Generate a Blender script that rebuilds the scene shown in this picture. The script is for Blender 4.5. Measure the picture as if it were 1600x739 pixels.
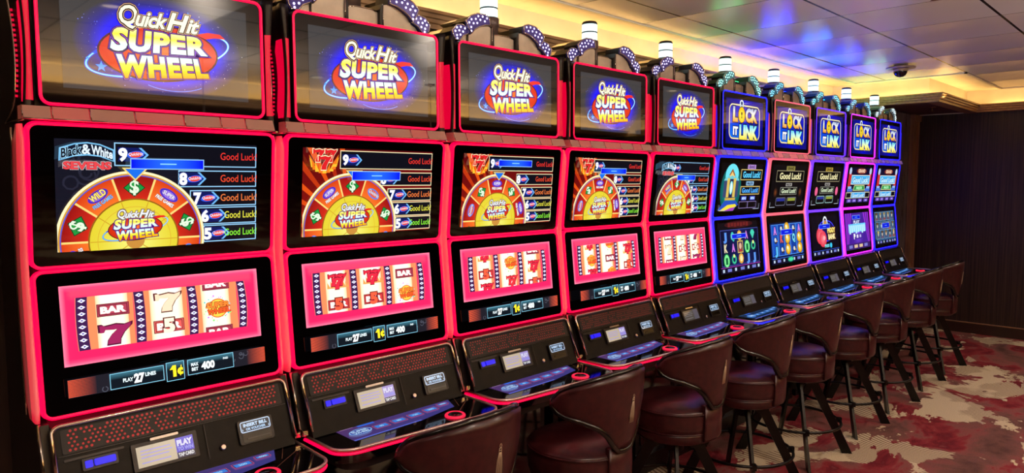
import bpy, bmesh, math, random
from mathutils import Vector, Matrix
from math import sin, cos, pi, radians

sc = bpy.context.scene
for o in list(bpy.data.objects):
    bpy.data.objects.remove(o, do_unlink=True)
COL = sc.collection

# ---------------------------------------------------------------- camera
cd = bpy.data.cameras.new('camera'); cam = bpy.data.objects.new('camera', cd); COL.objects.link(cam)
cd.sensor_width = 36.0; cd.lens = 1098.18 / 1600 * 36.0; cd.clip_start = 0.02
_f = Vector((0.70880, 0.70104, -0.07836)); _u = Vector((0.05637, 0.05443, 0.99692)); _r = Vector((0.70315, -0.71104, -0.00094))
cam.matrix_world = Matrix(((_r.x, _u.x, -_f.x, 0), (_r.y, _u.y, -_f.y, 0), (_r.z, _u.z, -_f.z, 1.66), (0, 0, 0, 1)))
sc.camera = cam

# ---------------------------------------------------------------- world, exposure, room lights
W = bpy.data.worlds.new('world'); sc.world = W; W.use_nodes = True
W.node_tree.nodes['Background'].inputs[0].default_value = (0.02, 0.016, 0.014, 1)
W.node_tree.nodes['Background'].inputs[1].default_value = 0.5
sc.view_settings.view_transform = 'Standard'; sc.view_settings.look = 'None'
sc.view_settings.exposure = 0.0; sc.view_settings.gamma = 1.0; sc.view_settings.use_curve_mapping = False
sc.cycles.max_bounces = 8; sc.cycles.diffuse_bounces = 3; sc.cycles.glossy_bounces = 4
sc.cycles.sample_clamp_indirect = 4.0; sc.cycles.caustics_reflective = False; sc.cycles.caustics_refractive = False
sc.cycles.use_denoising = True

CEIL = 2.60; WALLX = 8.93; COVE_W = (1.0, 0.61, 0.2); COVE_P = 16.0
def area(name, loc, rot, sx, sy, power, col):
    l = bpy.data.lights.new(name, 'AREA'); l.shape = 'RECTANGLE'; l.size = sx; l.size_y = sy; l.energy = power; l.color = col
    o = bpy.data.objects.new(name, l); COL.objects.link(o); o.location = loc; o.rotation_euler = rot; return o
# LED strips lying in the cove troughs, shining up
UP = (pi, 0, 0)
area('cove_strip_row', (2.6, 2.735, 2.425), UP, 9.4, 0.05, COVE_P, COVE_W)
area('cove_strip_turn', (7.455, 2.2, 2.425), UP, 0.05, 0.9, COVE_P * 0.12, COVE_W)
area('cove_strip_step', (8.15, 1.86, 2.425), UP, 1.35, 0.05, COVE_P * 0.16, COVE_W)
area('cove_strip_end', (8.885, -0.5, 2.425), UP, 0.05, 4.4, COVE_P * 0.5, COVE_W)
area('cove_strip_opposite', (3.4, -2.135, 2.425), UP, 10.6, 0.05, COVE_P * 4.5, COVE_W)
area('cove_strip_far', (3.4, -5.6, 2.425), UP, 10.6, 0.05, COVE_P * 3.0, COVE_W)
# unseen aisle downlights, added as a guess about the room's lamps (fittings further down)
DOWN = [(1.2, 0.1), (3.0, 0.1), (4.6, 0.3), (6.3, 0.3), (7.9, 0.3), (3.2, -1.3), (6.2, -1.3), (-0.9, 0.9), (0.4, -1.3), (8.2, -1.3)]  # the one left of the camera is added to light the first machine
for i, (x, y) in enumerate(DOWN):
    l = bpy.data.lights.new('downlight', 'SPOT'); l.energy = 42; l.color = (1.0, 0.82, 0.66); l.spot_size = radians(126); l.spot_blend = 0.6; l.shadow_soft_size = 0.03
    o = bpy.data.objects.new('downlight', l); COL.objects.link(o); o.location = (x, y, CEIL - 0.03)

# unseen pendants behind the camera, added to brighten ceiling and toppers (bowls further down)
ADDED_PEND = [(0.0, -1.0), (2.1, -1.0), (4.2, -1.0)]
for x, y in ADDED_PEND:
    l = bpy.data.lights.new('fill_uplight', 'SPOT'); l.energy = 115; l.color = (1.0, 0.86, 0.72); l.spot_size = radians(174); l.spot_blend = 0.05; l.shadow_soft_size = 0.12
    o = bpy.data.objects.new('fill_uplight', l); COL.objects.link(o); o.location = (x, y, 1.97); o.rotation_euler = (pi, 0, 0)

# ---------------------------------------------------------------- materials
def lin(c):
    return tuple(((v / 255.0) / 12.92 if v / 255.0 <= 0.04045 else ((v / 255.0 + 0.055) / 1.055) ** 2.4) for v in c[:3])
_M = {}
def mat(name, col=(128, 128, 128), rough=0.5, metal=0.0, em=None, es=0.0, ior=1.5, coat=0.0, trans=0.0):
    if name in _M: return _M[name]
    m = bpy.data.materials.new(name); m.use_nodes = True
    b = m.node_tree.nodes['Principled BSDF']; I = b.inputs
    I['Base Color'].default_value = lin(col) + (1,); I['Roughness'].default_value = rough; I['Metallic'].default_value = metal
    I['IOR'].default_value = ior; I['Coat Weight'].default_value = coat; I['Coat Roughness'].default_value = 0.05
    I['Transmission Weight'].default_value = trans
    if em: I['Emission Color'].default_value = lin(em) + (1,); I['Emission Strength'].default_value = es
    _M[name] = m; return m
def nodes(m):
    nt = m.node_tree; return nt, nt.nodes, nt.links, nt.nodes['Principled BSDF']
def noisy(m, c1, c2, scale=(8, 8, 8), detail=4, lo=0.35, hi=0.65, bump=0.0):
    nt, N, L, B = nodes(m)
    tc = N.new('ShaderNodeTexCoord'); mp = N.new('ShaderNodeMapping'); mp.inputs['Scale'].default_value = scale
    nz = N.new('ShaderNodeTexNoise'); nz.inputs['Scale'].default_value = 1.0; nz.inputs['Detail'].default_value = detail
    rp = N.new('ShaderNodeValToRGB'); rp.color_ramp.elements[0].position = lo; rp.color_ramp.elements[1].position = hi
    rp.color_ramp.elements[0].color = lin(c1) + (1,); rp.color_ramp.elements[1].color = lin(c2) + (1,)
    L.new(tc.outputs['Object'], mp.inputs[0]); L.new(mp.outputs[0], nz.inputs[0]); L.new(nz.outputs[0], rp.inputs[0]); L.new(rp.outputs[0], B.inputs['Base Color'])
    if bump:
        bp = N.new('ShaderNodeBump'); bp.inputs['Strength'].default_value = bump; bp.inputs['Distance'].default_value = 0.002
        L.new(nz.outputs[0], bp.inputs['Height']); L.new(bp.outputs[0], B.inputs['Normal'])
    return m

M_body = noisy(mat('cabinet_black', (14, 12, 13), 0.35), (10, 9, 10), (20, 17, 17), (6, 6, 6))
M_glass = mat('black_glass', (4, 4, 5), 0.03, ior=1.75)
M_deck = mat('deck_black_gloss', (6, 5, 7), 0.06, ior=1.7)
M_panel = noisy(mat('console_panel', (22, 20, 19), 0.4), (19, 17, 16), (27, 24, 22), (30, 30, 30), bump=0.1)
M_panel.node_tree.nodes['Principled BSDF'].inputs['Specular IOR Level'].default_value = 0.2
M_chrome = mat('chrome', (225, 215, 205), 0.14, 1.0)
M_acryl = noisy(mat('silver_acrylic', (150, 140, 138), 0.25, 0.35), (120, 112, 110), (175, 165, 160), (5, 5, 9))
M_greypanel = noisy(mat('topper_grey', (226, 214, 196), 0.5, 0.85), (216, 204, 186), (234, 222, 204), (14, 14, 14))
M_dark = mat('dark_plastic', (26, 20, 22), 0.35)
M_bronze = noisy(mat('post_bronze', (98, 78, 72), 0.4, 0.2), (88, 70, 66), (108, 88, 80), (20, 20, 20))
M_slotdark = mat('slot_recess', (8, 9, 11), 0.2)
M_steel = mat('stool_black_metal', (20, 17, 16), 0.32, 0.5)
M_leather = noisy(mat('maroon_leather', (84, 40, 40), 0.3), (52, 20, 24), (68, 28, 31), (40, 40, 40), bump=0.25)
M_rail = mat('deck_rail', (236, 220, 214), 0.3, 0.85)
M_piping = mat('black_piping', (14, 12, 13), 0.18, ior=1.6)
M_thread = mat('beige_thread', (196, 170, 142), 0.6)
M_lens = mat('tower_lens', (235, 245, 245), 0.3, em=(214, 250, 252), es=1.25)

def screen_mat():
    m = mat('screen_image', (2, 2, 2), 0.03, ior=1.6)
    nt, N, L, B = nodes(m)
    a = N.new('ShaderNodeAttribute'); a.attribute_name = 'Col'
    L.new(a.outputs['Color'], B.inputs['Emission Color']); B.inputs['Emission Strength'].default_value = 1.0
    return m
M_screen = screen_mat()
def print_mat():
    m = mat('printed_colour', (2, 2, 2), 0.5); nt, N, L, B = nodes(m)
    a = N.new('ShaderNodeAttribute'); a.attribute_name = 'Col'; L.new(a.outputs['Color'], B.inputs['Base Color']); return m
def glow(name, col, s): return mat('glow_' + name, (30, 26, 28), 0.3, em=col, es=s)

# ---------------------------------------------------------------- mesh helpers
class MB:
    """collects shapes into one mesh with several material slots"""
    def __init__(s): s.bm = bmesh.new(); s.mats = []
    def mi(s, m):
        if m not in s.mats: s.mats.append(m)
        return s.mats.index(m)
    def face(s, pts, m, smooth=False):
        f = s.bm.faces.new([s.bm.verts.new(p) for p in pts]); f.material_index = s.mi(m); f.smooth = smooth; return f
    def grid(s, rows, m, smooth=True, cu=False, cv=False):
        V = [[s.bm.verts.new(p) for p in r] for r in rows]; k = s.mi(m); n = len(V); w = len(V[0])
        for i in range(n if cv else n - 1):
            for j in range(w if cu else w - 1):
                a, b, c, d = V[i][j], V[i][(j + 1) % w], V[(i + 1) % n][(j + 1) % w], V[(i + 1) % n][j]
                try:
                    f = s.bm.faces.new((a, b, c, d)); f.material_index = k; f.smooth = smooth
                except ValueError: pass
        return V
    def cap(s, ring, m):
        try:
            f = s.bm.faces.new(ring); f.material_index = s.mi(m); return f
        except ValueError: return None
    def box(s, c, d, m, rot=None, bev=0.0):
        r = bmesh.ops.create_cube(s.bm, size=1.0); vs = r['verts']; k = s.mi(m)
        for v in vs:
            v.co = Vector((v.co.x * d[0], v.co.y * d[1], v.co.z * d[2]))
            if rot is not None: v.co = rot @ v.co
            v.co += Vector(c)
        fs = set(f for v in vs for f in v.link_faces)
        for f in fs: f.material_index = k
        if bev:
            es = list(set(e for v in vs for e in v.link_edges))
            r = bmesh.ops.bevel(s.bm, geom=es, offset=bev, segments=2, affect='EDGES', profile=0.6)
            for f in r['faces']: f.material_index = k
        return s
    def prism(s, pts2, axis, a, b, m, smooth=False):
        """extrude a 2-D outline along an axis: axis 'x' -> pts are (y,z); 'y' -> (x,z); 'z' -> (x,y)"""
        def P(p, t): return {'x': (t, p[0], p[1]), 'y': (p[0], t, p[1]), 'z': (p[0], p[1], t)}[axis]
        A = [s.bm.verts.new(P(p, a)) for p in pts2]; B = [s.bm.verts.new(P(p, b)) for p in pts2]; k = s.mi(m); n = len(pts2)
        for i in range(n):
            f = s.bm.faces.new((A[i], A[(i + 1) % n], B[(i + 1) % n], B[i])); f.material_index = k; f.smooth = smooth
        for q in (A[::-1], B):
            f = s.bm.faces.new(q); f.material_index = k
        return s
    def tube(s, path, r, m, closed=False, n=8, flat=1.0):
        P = [Vector(p) for p in path]; rows = []; N = len(P); up = None
        for i in range(N):
            t = ((P[(i + 1) % N] - P[i - 1]) if closed else (P[min(i + 1, N - 1)] - P[max(i - 1, 0)])).normalized()
            if up is None: up = Vector((0, 0, 1)) if abs(t.z) < 0.9 else Vector((0, 1, 0))
            a = up - t * up.dot(t)
            if a.length < 1e-6: a = Vector((1, 0, 0)) - t * t.x
            a.normalize(); up = a; b = t.cross(a); R = r[i] if isinstance(r, (list, tuple)) else r
            rows.append([P[i] + (a * cos(q) * R + b * sin(q) * R * flat) for q in [2 * pi * k / n for k in range(n)]])
        V = s.grid(rows, m, True, cu=True, cv=closed)
        if not closed: s.cap(V[0][::-1], m); s.cap(V[-1], m)
        return s
    def lathe(s, prof, c, m, n=24, smooth=True):
        rows = [[(c[0] + r * cos(2 * pi * k / n), c[1] + r * sin(2 * pi * k / n), c[2] + z) for k in range(n)] for r, z in prof]
        V = s.grid(rows, m, smooth, cu=True); s.cap(V[0][::-1], m); s.cap(V[-1], m); return s
    def mesh(s, name):
        bmesh.ops.recalc_face_normals(s.bm, faces=s.bm.faces)
        me = bpy.data.meshes.new(name); s.bm.to_mesh(me); s.bm.free()
        for m in s.mats: me.materials.append(m)
        return me

def link(name, me, parent=None, **props):
    o = bpy.data.objects.new(name, me); COL.objects.link(o)
    if parent: o.parent = parent
    for k, v in props.items(): o[k] = v
    return o
def thing(name, label, cat, loc=(0, 0, 0), rz=0.0, group=None):
    o = bpy.data.objects.new(name, None); COL.objects.link(o); o.location = loc; o.rotation_euler = (0, 0, rz); o.empty_display_size = 0.1
    o['label'] = label; o['category'] = cat
    if group: o['group'] = group
    return o
def struct(name, mb): return link(name, mb.mesh(name), None, kind='structure')

def rrect(x0, x1, y0, y1, r, n=5):
    out = []
    for cx, cy, a0 in ((x1 - r, y1 - r, 0), (x0 + r, y1 - r, 90), (x0 + r, y0 + r, 180), (x1 - r, y0 + r, 270)):
        for k in range(n + 1):
            a = radians(a0 + 90 * k / n); out.append((cx + r * cos(a), cy + r * sin(a)))
    return out

# ---------------------------------------------------------------- flat screen artwork (drawn in centimetres on the screen's own plane)
_T = {}
def text_geo(txt, off=0.0, shear=0.0, space=1.0):
    key = (txt, off, shear, space)
    if key in _T: return _T[key]
    cu = bpy.data.curves.new('t', 'FONT'); cu.body = txt; cu.size = 1.0; cu.offset = off; cu.shear = shear; cu.resolution_u = 3; cu.space_character = space
    cu.fill_mode = 'FRONT' if hasattr(cu, 'fill_mode') else cu.fill_mode
    o = bpy.data.objects.new('t', cu); COL.objects.link(o)
    bpy.context.view_layer.update()
    me = bpy.data.meshes.new_from_object(o.evaluated_get(bpy.context.evaluated_depsgraph_get()))
    vs = [(v.co.x, v.co.y) for v in me.vertices]; fs = [tuple(p.vertices) for p in me.polygons]
    bpy.data.objects.remove(o, do_unlink=True); bpy.data.meshes.remove(me)
    _T[key] = (vs, fs); return _T[key]

class Art:
    def __init__(s, gain=1.0, clip=None, step=0.00012): s.V = []; s.F = []; s.C = []; s.k = 0; s.gain = gain; s.clip = clip; s.step = step
    def raw(s, vs, fs, col, cuts=(), layer=True):
        """vs 2-D, faces; col rgb or f(x,y); cuts: list of ((px,py),(nx,ny)) extra splits"""
        if layer: s.k += 1
        bm = bmesh.new(); bv = [bm.verts.new((x, y, 0)) for x, y in vs]
        for f in fs:
            try: bm.faces.new([bv[i] for i in f])
            except ValueError: pass
        def geo(): return bm.verts[:] + bm.edges[:] + bm.faces[:]
        for p, n in cuts: bmesh.ops.bisect_plane(bm, geom=geo(), plane_co=(p[0], p[1], 0), plane_no=(n[0], n[1], 0))
        if s.clip:
            x0, x1, y0, y1 = s.clip
            for p, n in (((x0, 0), (-1, 0)), ((x1, 0), (1, 0)), ((0, y0), (0, -1)), ((0, y1), (0, 1))):
                bmesh.ops.bisect_plane(bm, geom=geo(), plane_co=(p[0], p[1], 0), plane_no=(n[0], n[1], 0), clear_outer=True)
        if callable(col) or cuts: bmesh.ops.triangulate(bm, faces=bm.faces[:])
        base = len(s.V); bm.verts.index_update()
        for v in bm.verts:
            s.V.append((v.co.x, v.co.y, s.k)); c = col(v.co.x, v.co.y) if callable(col) else col
            s.C.append(tuple(q * s.gain for q in lin(c)))
        for f in bm.faces: s.F.append(tuple(base + v.index for v in f.verts))
        bm.free(); return s
    def poly(s, pts, col, cuts=()): return s.raw(pts, [tuple(range(len(pts)))], col, cuts)
    def rect(s, x0, x1, y0, y1, col, cuts=()): return s.poly([(x0, y0), (x1, y0), (x1, y1), (x0, y1)], col, cuts)
    def frame(s, x0, x1, y0, y1, w, col):
        a = [(x0, y0), (x1, y0), (x1, y1), (x0, y1)]; b = [(x0 + w, y0 + w), (x1 - w, y0 + w), (x1 - w, y1 - w), (x0 + w, y1 - w)]
        return s.raw(a + b, [(i, (i + 1) % 4, 4 + (i + 1) % 4, 4 + i) for i in range(4)], col)
    def rframe(s, x0, x1, y0, y1, r, w, col):
        a = rrect(x0, x1, y0, y1, r); b = rrect(x0 + w, x1 - w, y0 + w, y1 - w, max(r - w, 0.1)); n = len(a)
        return s.raw(a + b, [(i, (i + 1) % n, n + (i + 1) % n, n + i) for i in range(n)], col)
    def ell(s, cx, cy, rx, ry, col, rot=0.0, n=40, rim=None, a0=0, a1=360, p=0.0):
        c, q = cos(rot), sin(rot); pt = lambda t, k=1.0: (cx + k * (rx * cos(t) * c - ry * sin(t) * q), cy + k * (rx * cos(t) * q + ry * sin(t) * c))
        ts = [radians(a0 + (a1 - a0) * i / n) for i in range(n + (0 if a1 - a0 == 360 else 1))]
        if rim is None: return s.poly([pt(t) for t in ts], col)
        # radial gradient from col (middle) to rim
        K = 6; vs = [(cx, cy)]; fs = []; cl = {}
        for k in range(1, K + 1): vs += [pt(t, k / K) for t in ts]
        m = len(ts)
        for i in range(m):
            j = (i + 1) % m; fs.append((0, 1 + i, 1 + j))
            for k in range(K - 1): fs.append((1 + k * m + i, 1 + (k + 1) * m + i, 1 + (k + 1) * m + j, 1 + k * m + j))
        def f(x, y):
            dx, dy = x - cx, y - cy; u = (dx * c + dy * q) / rx; v = (-dx * q + dy * c) / ry; t = max(0.0, (min(1.0, math.hypot(u, v)) - p) / (1 - p)); t = t * t * (3 - 2 * t)
            return tuple(col[i] * (1 - t) + rim[i] * t for i in range(3))
        return s.raw(vs, fs, f)
    def arc(s, cx, cy, rx, ry, w, col, a0=0, a1=360, rot=0.0, n=48, w1=None):
        c, q = cos(rot), sin(rot); vs = []; fs = []; w1 = w if w1 is None else w1
        for i in range(n + 1):
            t = radians(a0 + (a1 - a0) * i / n); ww = (w + (w1 - w) * i / n) / 2
            for d in (-ww, ww):
                x, y = (rx + d) * cos(t), (ry + d) * sin(t); vs.append((cx + x * c - y * q, cy + x * q + y * c))
        for i in range(n): fs.append((2 * i, 2 * i + 1, 2 * i + 3, 2 * i + 2))
        return s.raw(vs, fs, col)
    def sector(s, cx, cy, r0, r1, a0, a1, col, n=10):
        vs = []; fs = []
        for i in range(n + 1):
            t = radians(a0 + (a1 - a0) * i / n); vs += [(cx + r0 * cos(t), cy + r0 * sin(t)), (cx + r1 * cos(t), cy + r1 * sin(t))]
        for i in range(n): fs.append((2 * i, 2 * i + 1, 2 * i + 3, 2 * i + 2))
        return s.raw(vs, fs, col)
    def text(s, txt, quad, col, bold=0.03, outline=(), shear=0.0, stops=(), space=1.0, fit=None):
        """text warped into quad (bl, br, tr, tl); outline: ((offset, colour), ...) drawn first; col may be f(v) of height 0..1"""
        bv, bf = text_geo(txt, bold, shear, space)
        x0 = min(v[0] for v in bv); x1 = max(v[0] for v in bv); y0 = min(v[1] for v in bv); y1 = max(v[1] for v in bv)
        if fit: y0, y1 = fit
        bl, br, tr, tl = quad
        def wp(x, y):
            u = (x - x0) / (x1 - x0); v = (y - y0) / (y1 - y0)
            return tuple((bl[i] * (1 - u) + br[i] * u) * (1 - v) + (tl[i] * (1 - u) + tr[i] * u) * v for i in range(2))
        for off, c in outline:
            ov, of = text_geo(txt, off, shear, space); s.raw([wp(*v) for v in ov], of, c)
        if callable(col):
            # split at the colour stops, in text space, then warp
            bm = bmesh.new(); q = [bm.verts.new((x, y, 0)) for x, y in bv]
            for f in bf:
                try: bm.faces.new([q[i] for i in f])
                except ValueError: pass
            for st in stops:
                bmesh.ops.bisect_plane(bm, geom=bm.verts[:] + bm.edges[:] + bm.faces[:], plane_co=(0, y0 + st * (y1 - y0), 0), plane_no=(0, 1, 0))
            bmesh.ops.triangulate(bm, faces=bm.faces[:]); bm.verts.index_update(); s.k += 1
            clip, s.clip = s.clip, None; base = len(s.V)
            for v in bm.verts:
                p = wp(v.co.x, v.co.y); s.V.append((p[0], p[1], s.k)); s.C.append(tuple(g * s.gain for g in lin(col((v.co.y - y0) / (y1 - y0)))))
            for f in bm.faces: s.F.append(tuple(base + v.index for v in f.verts))
            bm.free(); s.clip = clip
        else: s.raw([wp(*v) for v in bv], bf, col)
        return s
    def tline(s, txt, x, y, h, col, w=None, bold=0.02, align='l', shear=0.0, **kw):
        vs, _ = text_geo(txt, bold, shear); x0 = min(v[0] for v in vs); x1 = max(v[0] for v in vs); sc_ = h / 0.72
        ww = w if w else (x1 - x0) * sc_
        if align == 'c': x -= ww / 2
        if align == 'r': x -= ww
        return s.text(txt, ((x, y), (x + ww, y), (x + ww, y + h), (x, y + h)), col, bold, shear=shear, fit=(0.0, 0.72), **kw)
    def build(s, name, O, ex, ey, n, m=None):
        O, ex, ey, n = Vector(O), Vector(ex), Vector(ey), Vector(n)
        me = bpy.data.meshes.new(name)
        me.from_pydata([tuple(O + ex * (x / 100) + ey * (y / 100) + n * (0.0004 + k * s.step)) for x, y, k in s.V], [], s.F)
        at = me.color_attributes.new('Col', 'FLOAT_COLOR', 'POINT')
        flat = [q for c in s.C for q in (c[0], c[1], c[2], 1.0)]; at.data.foreach_set('color', flat)
        me.materials.append(m or M_screen); me.update(); return me

def mix(a, b, t):
    t = max(0.0, min(1.0, t)); return tuple(a[i] * (1 - t) + b[i] * t for i in range(3))
def ramp(*st):
    def f(t):
        for (p0, c0), (p1, c1) in zip(st, st[1:]):
            if t <= p1: return mix(c0, c1, (t - p0) / (p1 - p0 + 1e-9))
        return st[-1][1]
    return f

# ================================================================ the room
X0, X1 = -2.2, WALLX
SOF = 2.40           # underside of the dropped soffit
LIPZ = 2.466         # top of the cornice lip
def carpet():
    m = mat('carpet_pattern', (120, 60, 60), 0.95); nt, N, L, B = nodes(m)
    tc = N.new('ShaderNodeTexCoord')
    def noise(scale, det=3, rough=0.5, dist=0.0, off=(0, 0, 0)):
        mp = N.new('ShaderNodeMapping'); mp.inputs['Scale'].default_value = scale; mp.inputs['Location'].default_value = off
        z = N.new('ShaderNodeTexNoise'); z.inputs['Scale'].default_value = 1.0; z.inputs['Detail'].default_value = det; z.inputs['Roughness'].default_value = rough; z.inputs['Distortion'].default_value = dist
        L.new(tc.outputs['Object'], mp.inputs[0]); L.new(mp.outputs[0], z.inputs[0]); return z.outputs[0]
    def rampn(src, els, interp='LINEAR'):
        r = N.new('ShaderNodeValToRGB'); r.color_ramp.interpolation = interp; e = r.color_ramp.elements
        while len(e) < len(els): e.new(0.5)
        for q, (p, c) in zip(e, els): q.position = p; q.color = lin(c) + (1,)
        L.new(src, r.inputs[0]); return r.outputs[0]
    base = rampn(noise((2.1, 2.8, 1), 5, 0.62, 0.4), [(0.30, (92, 62, 58)), (0.42, (128, 84, 78)), (0.50, (150, 84, 82)), (0.545, (150, 50, 58)), (0.62, (112, 28, 40)), (0.70, (150, 84, 84)), (0.8, (104, 74, 70))])
    big = noise((1.45, 2.1, 1), 5, 0.6, 0.5, (3.1, 7.7, 0))
    hatchm = N.new('ShaderNodeMapping'); hatchm.inputs['Rotation'].default_value = (0, 0, 0.25); hatchm.inputs['Scale'].default_value = (11, 11, 11)
    wv = N.new('ShaderNodeTexWave'); wv.inputs['Scale'].default_value = 1.0; wv.inputs['Distortion'].default_value = 34.0; wv.inputs['Detail'].default_value = 1.0; wv.inputs['Detail Scale'].default_value = 0.10
    L.new(tc.outputs['Object'], hatchm.inputs[0]); L.new(hatchm.outputs[0], wv.inputs[0])
    hatch = rampn(wv.outputs[1], [(0.22, (128, 96, 78)), (0.40, (226, 206, 174))])
    hmask = rampn(noise((2.2, 2.6, 1), 2, 0.5, 0, (9, 1, 0)), [(0.47, (0, 0, 0)), (0.50, (255, 255, 255))])
    mx = N.new('ShaderNodeMix'); mx.data_type = 'RGBA'; L.new(hmask, mx.inputs[0]); mx.inputs[6].default_value = lin((226, 206, 174)) + (1,); L.new(hatch, mx.inputs[7])
    msk = rampn(big, [(0.54, (0, 0, 0)), (0.55, (255, 255, 255))])
    m2 = N.new('ShaderNodeMix'); m2.data_type = 'RGBA'; L.new(msk, m2.inputs[0]); L.new(base, m2.inputs[6]); L.new(mx.outputs[2], m2.inputs[7])
    fine = noise((240, 240, 240), 2); fr = rampn(fine, [(0.3, (190, 190, 190)), (0.7, (255, 255, 255))])
    m3 = N.new('ShaderNodeMix'); m3.data_type = 'RGBA'; m3.blend_type = 'MULTIPLY'; m3.inputs[0].default_value = 1.0; L.new(m2.outputs[2], m3.inputs[6]); L.new(fr, m3.inputs[7])
    L.new(m3.outputs[2], B.inputs['Base Color'])
    bp = N.new('ShaderNodeBump'); bp.inputs['Strength'].default_value = 0.5; bp.inputs['Distance'].default_value = 0.004; L.new(fine, bp.inputs['Height']); L.new(bp.outputs[0], B.inputs['Normal'])
    B.inputs['Specular IOR Level'].default_value = 0.15
    return m
b = MB(); b.box(((X0 + X1) / 2, -2.1, -0.05), (X1 - X0 + 0.4, 10.2, 0.1), carpet()); struct('floor', b)

def ceiling_mat():
    m = mat('ceiling_panels', (238, 230, 222), 0.27, 0.2); nt, N, L, B = nodes(m)
    tc = N.new('ShaderNodeTexCoord'); sx = N.new('ShaderNodeSeparateXYZ'); L.new(tc.outputs['Object'], sx.inputs[0])
    def M(op, a, b=None):
        n = N.new('ShaderNodeMath'); n.operation = op
        for i, v in enumerate((a, b)):
            if v is None: continue
            if isinstance(v, (int, float)): n.inputs[i].default_value = v
            else: L.new(v, n.inputs[i])
        return n.outputs[0]
    def cell(src, off, per):
        f = M('FRACT', M('DIVIDE', M('ADD', src, 20 * per - off), per)); return M('ABSOLUTE', M('SUBTRACT', f, 0.5))
    cx, cy = cell(sx.outputs[0], 3.606, 0.631), cell(sx.outputs[1], 2.206, 0.655)
    seam = M('MAXIMUM', M('GREATER_THAN', cx, 0.5 - 0.0032 / 0.631), M('GREATER_THAN', cy, 0.5 - 0.0075 / 0.655))
    mx = N.new('ShaderNodeMix'); mx.data_type = 'RGBA'; L.new(seam, mx.inputs[0]); mx.inputs[6].default_value = lin((238, 230, 222)) + (1,); mx.inputs[7].default_value = lin((40, 30, 24)) + (1,)
    L.new(mx.outputs[2], B.inputs['Base Color'])
    nz = N.new('ShaderNodeTexNoise'); nz.inputs['Scale'].default_value = 2.2; nz.inputs['Detail'].default_value = 1; L.new(tc.outputs['Object'], nz.inputs[0])
    h = M('ADD', M('MULTIPLY', M('MULTIPLY', cx, cx), 0.05), M('MULTIPLY', nz.outputs[0], 0.012))
    bp = N.new('ShaderNodeBump'); bp.inputs['Strength'].default_value = 0.6; bp.inputs['Distance'].default_value = 1.0; L.new(h, bp.inputs['Height']); L.new(bp.outputs[0], B.inputs['Normal'])
    return m
M_ceil = ceiling_mat()
M_plaster = noisy(mat('cove_plaster', (232, 222, 200), 0.7), (226, 216, 194), (238, 228, 206), (4, 4, 4))
M_mould = noisy(mat('brown_moulding', (164, 126, 88), 0.38), (150, 114, 78), (176, 138, 98), (3, 40, 40))
M_soffit = mat('soffit_brown', (96, 66, 62), 0.4)
M_edge = mat('ceiling_edge_trim', (240, 230, 205), 0.45)
def slat_mat():
    m = mat('dark_wood_slats', (30, 22, 20), 0.4); nt, N, L, B = nodes(m)
    tc = N.new('ShaderNodeTexCoord'); mp = N.new('ShaderNodeMapping'); mp.inputs['Scale'].default_value = (70, 70, 0.9)
    nz = N.new('ShaderNodeTexNoise'); nz.inputs['Scale'].default_value = 1.0; nz.inputs['Detail'].default_value = 5; nz.inputs['Roughness'].default_value = 0.6
    rp = N.new('ShaderNodeValToRGB'); e = rp.color_ramp.elements; e[0].position = 0.38; e[1].position = 0.72; e[0].color = lin((30, 22, 20)) + (1,); e[1].color = lin((76, 54, 43)) + (1,)
    L.new(tc.outputs['Object'], mp.inputs[0]); L.new(mp.outputs[0], nz.inputs[0]); L.new(nz.outputs[0], rp.inputs[0]); L.new(rp.outputs[0], B.inputs['Base Color'])
    bp = N.new('ShaderNodeBump'); bp.inputs['Strength'].default_value = 0.6; bp.inputs['Distance'].default_value = 0.004; L.new(nz.outputs[0], bp.inputs['Height']); L.new(bp.outputs[0], B.inputs['Normal'])
    return m
M_slat = slat_mat()
M_wall = noisy(mat('dark_brown_wall', (60, 44, 38), 0.5), (54, 39, 34), (66, 49, 42), (20, 20, 2))
M_gloss = noisy(mat('glossy_dark_wood', (96, 90, 100), 0.2), (86, 80, 90), (106, 100, 110), (30, 30, 2))
M_trimwood = noisy(mat('trim_wood', (134, 96, 74), 0.4), (120, 86, 66), (148, 106, 82), (30, 30, 3))

b = MB()
b.prism([(X0, -1.95), (8.66, -1.95), (8.66, 1.55), (7.2, 1.55), (7.2, 2.47), (X0, 2.47)], 'z', CEIL, CEIL + 0.02, M_ceil)
b.prism([(X0, -5.4), (X1, -5.4), (X1, -3.7), (X0, -3.7)], 'z', CEIL, CEIL + 0.02, M_ceil)
b.box(((X0 + X1) / 2, -2.1, CEIL + 0.07), (X1 - X0 + 0.4, 10.2, 0.1), M_plaster)
struct('ceiling', b)
def edge(name, pts, w=0.02, z0=CEIL - 0.008, z1=CEIL + 0.03):
    b = MB()
    for (ax, ay), (bx, by) in zip(pts, pts[1:]):
        if abs(ax - bx) > abs(ay - by): b.box(((ax + bx) / 2, ay, (z0 + z1) / 2), (abs(ax - bx) + w, w, z1 - z0), M_edge)
        else: b.box((ax, (ay + by) / 2, (z0 + z1) / 2), (w, abs(ay - by) + w, z1 - z0), M_edge)
    return struct(name, b)
edge('trim_1', [(X0, 2.48), (7.21, 2.48), (7.21, 1.56), (8.67, 1.56), (8.67, -1.95)])

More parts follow.
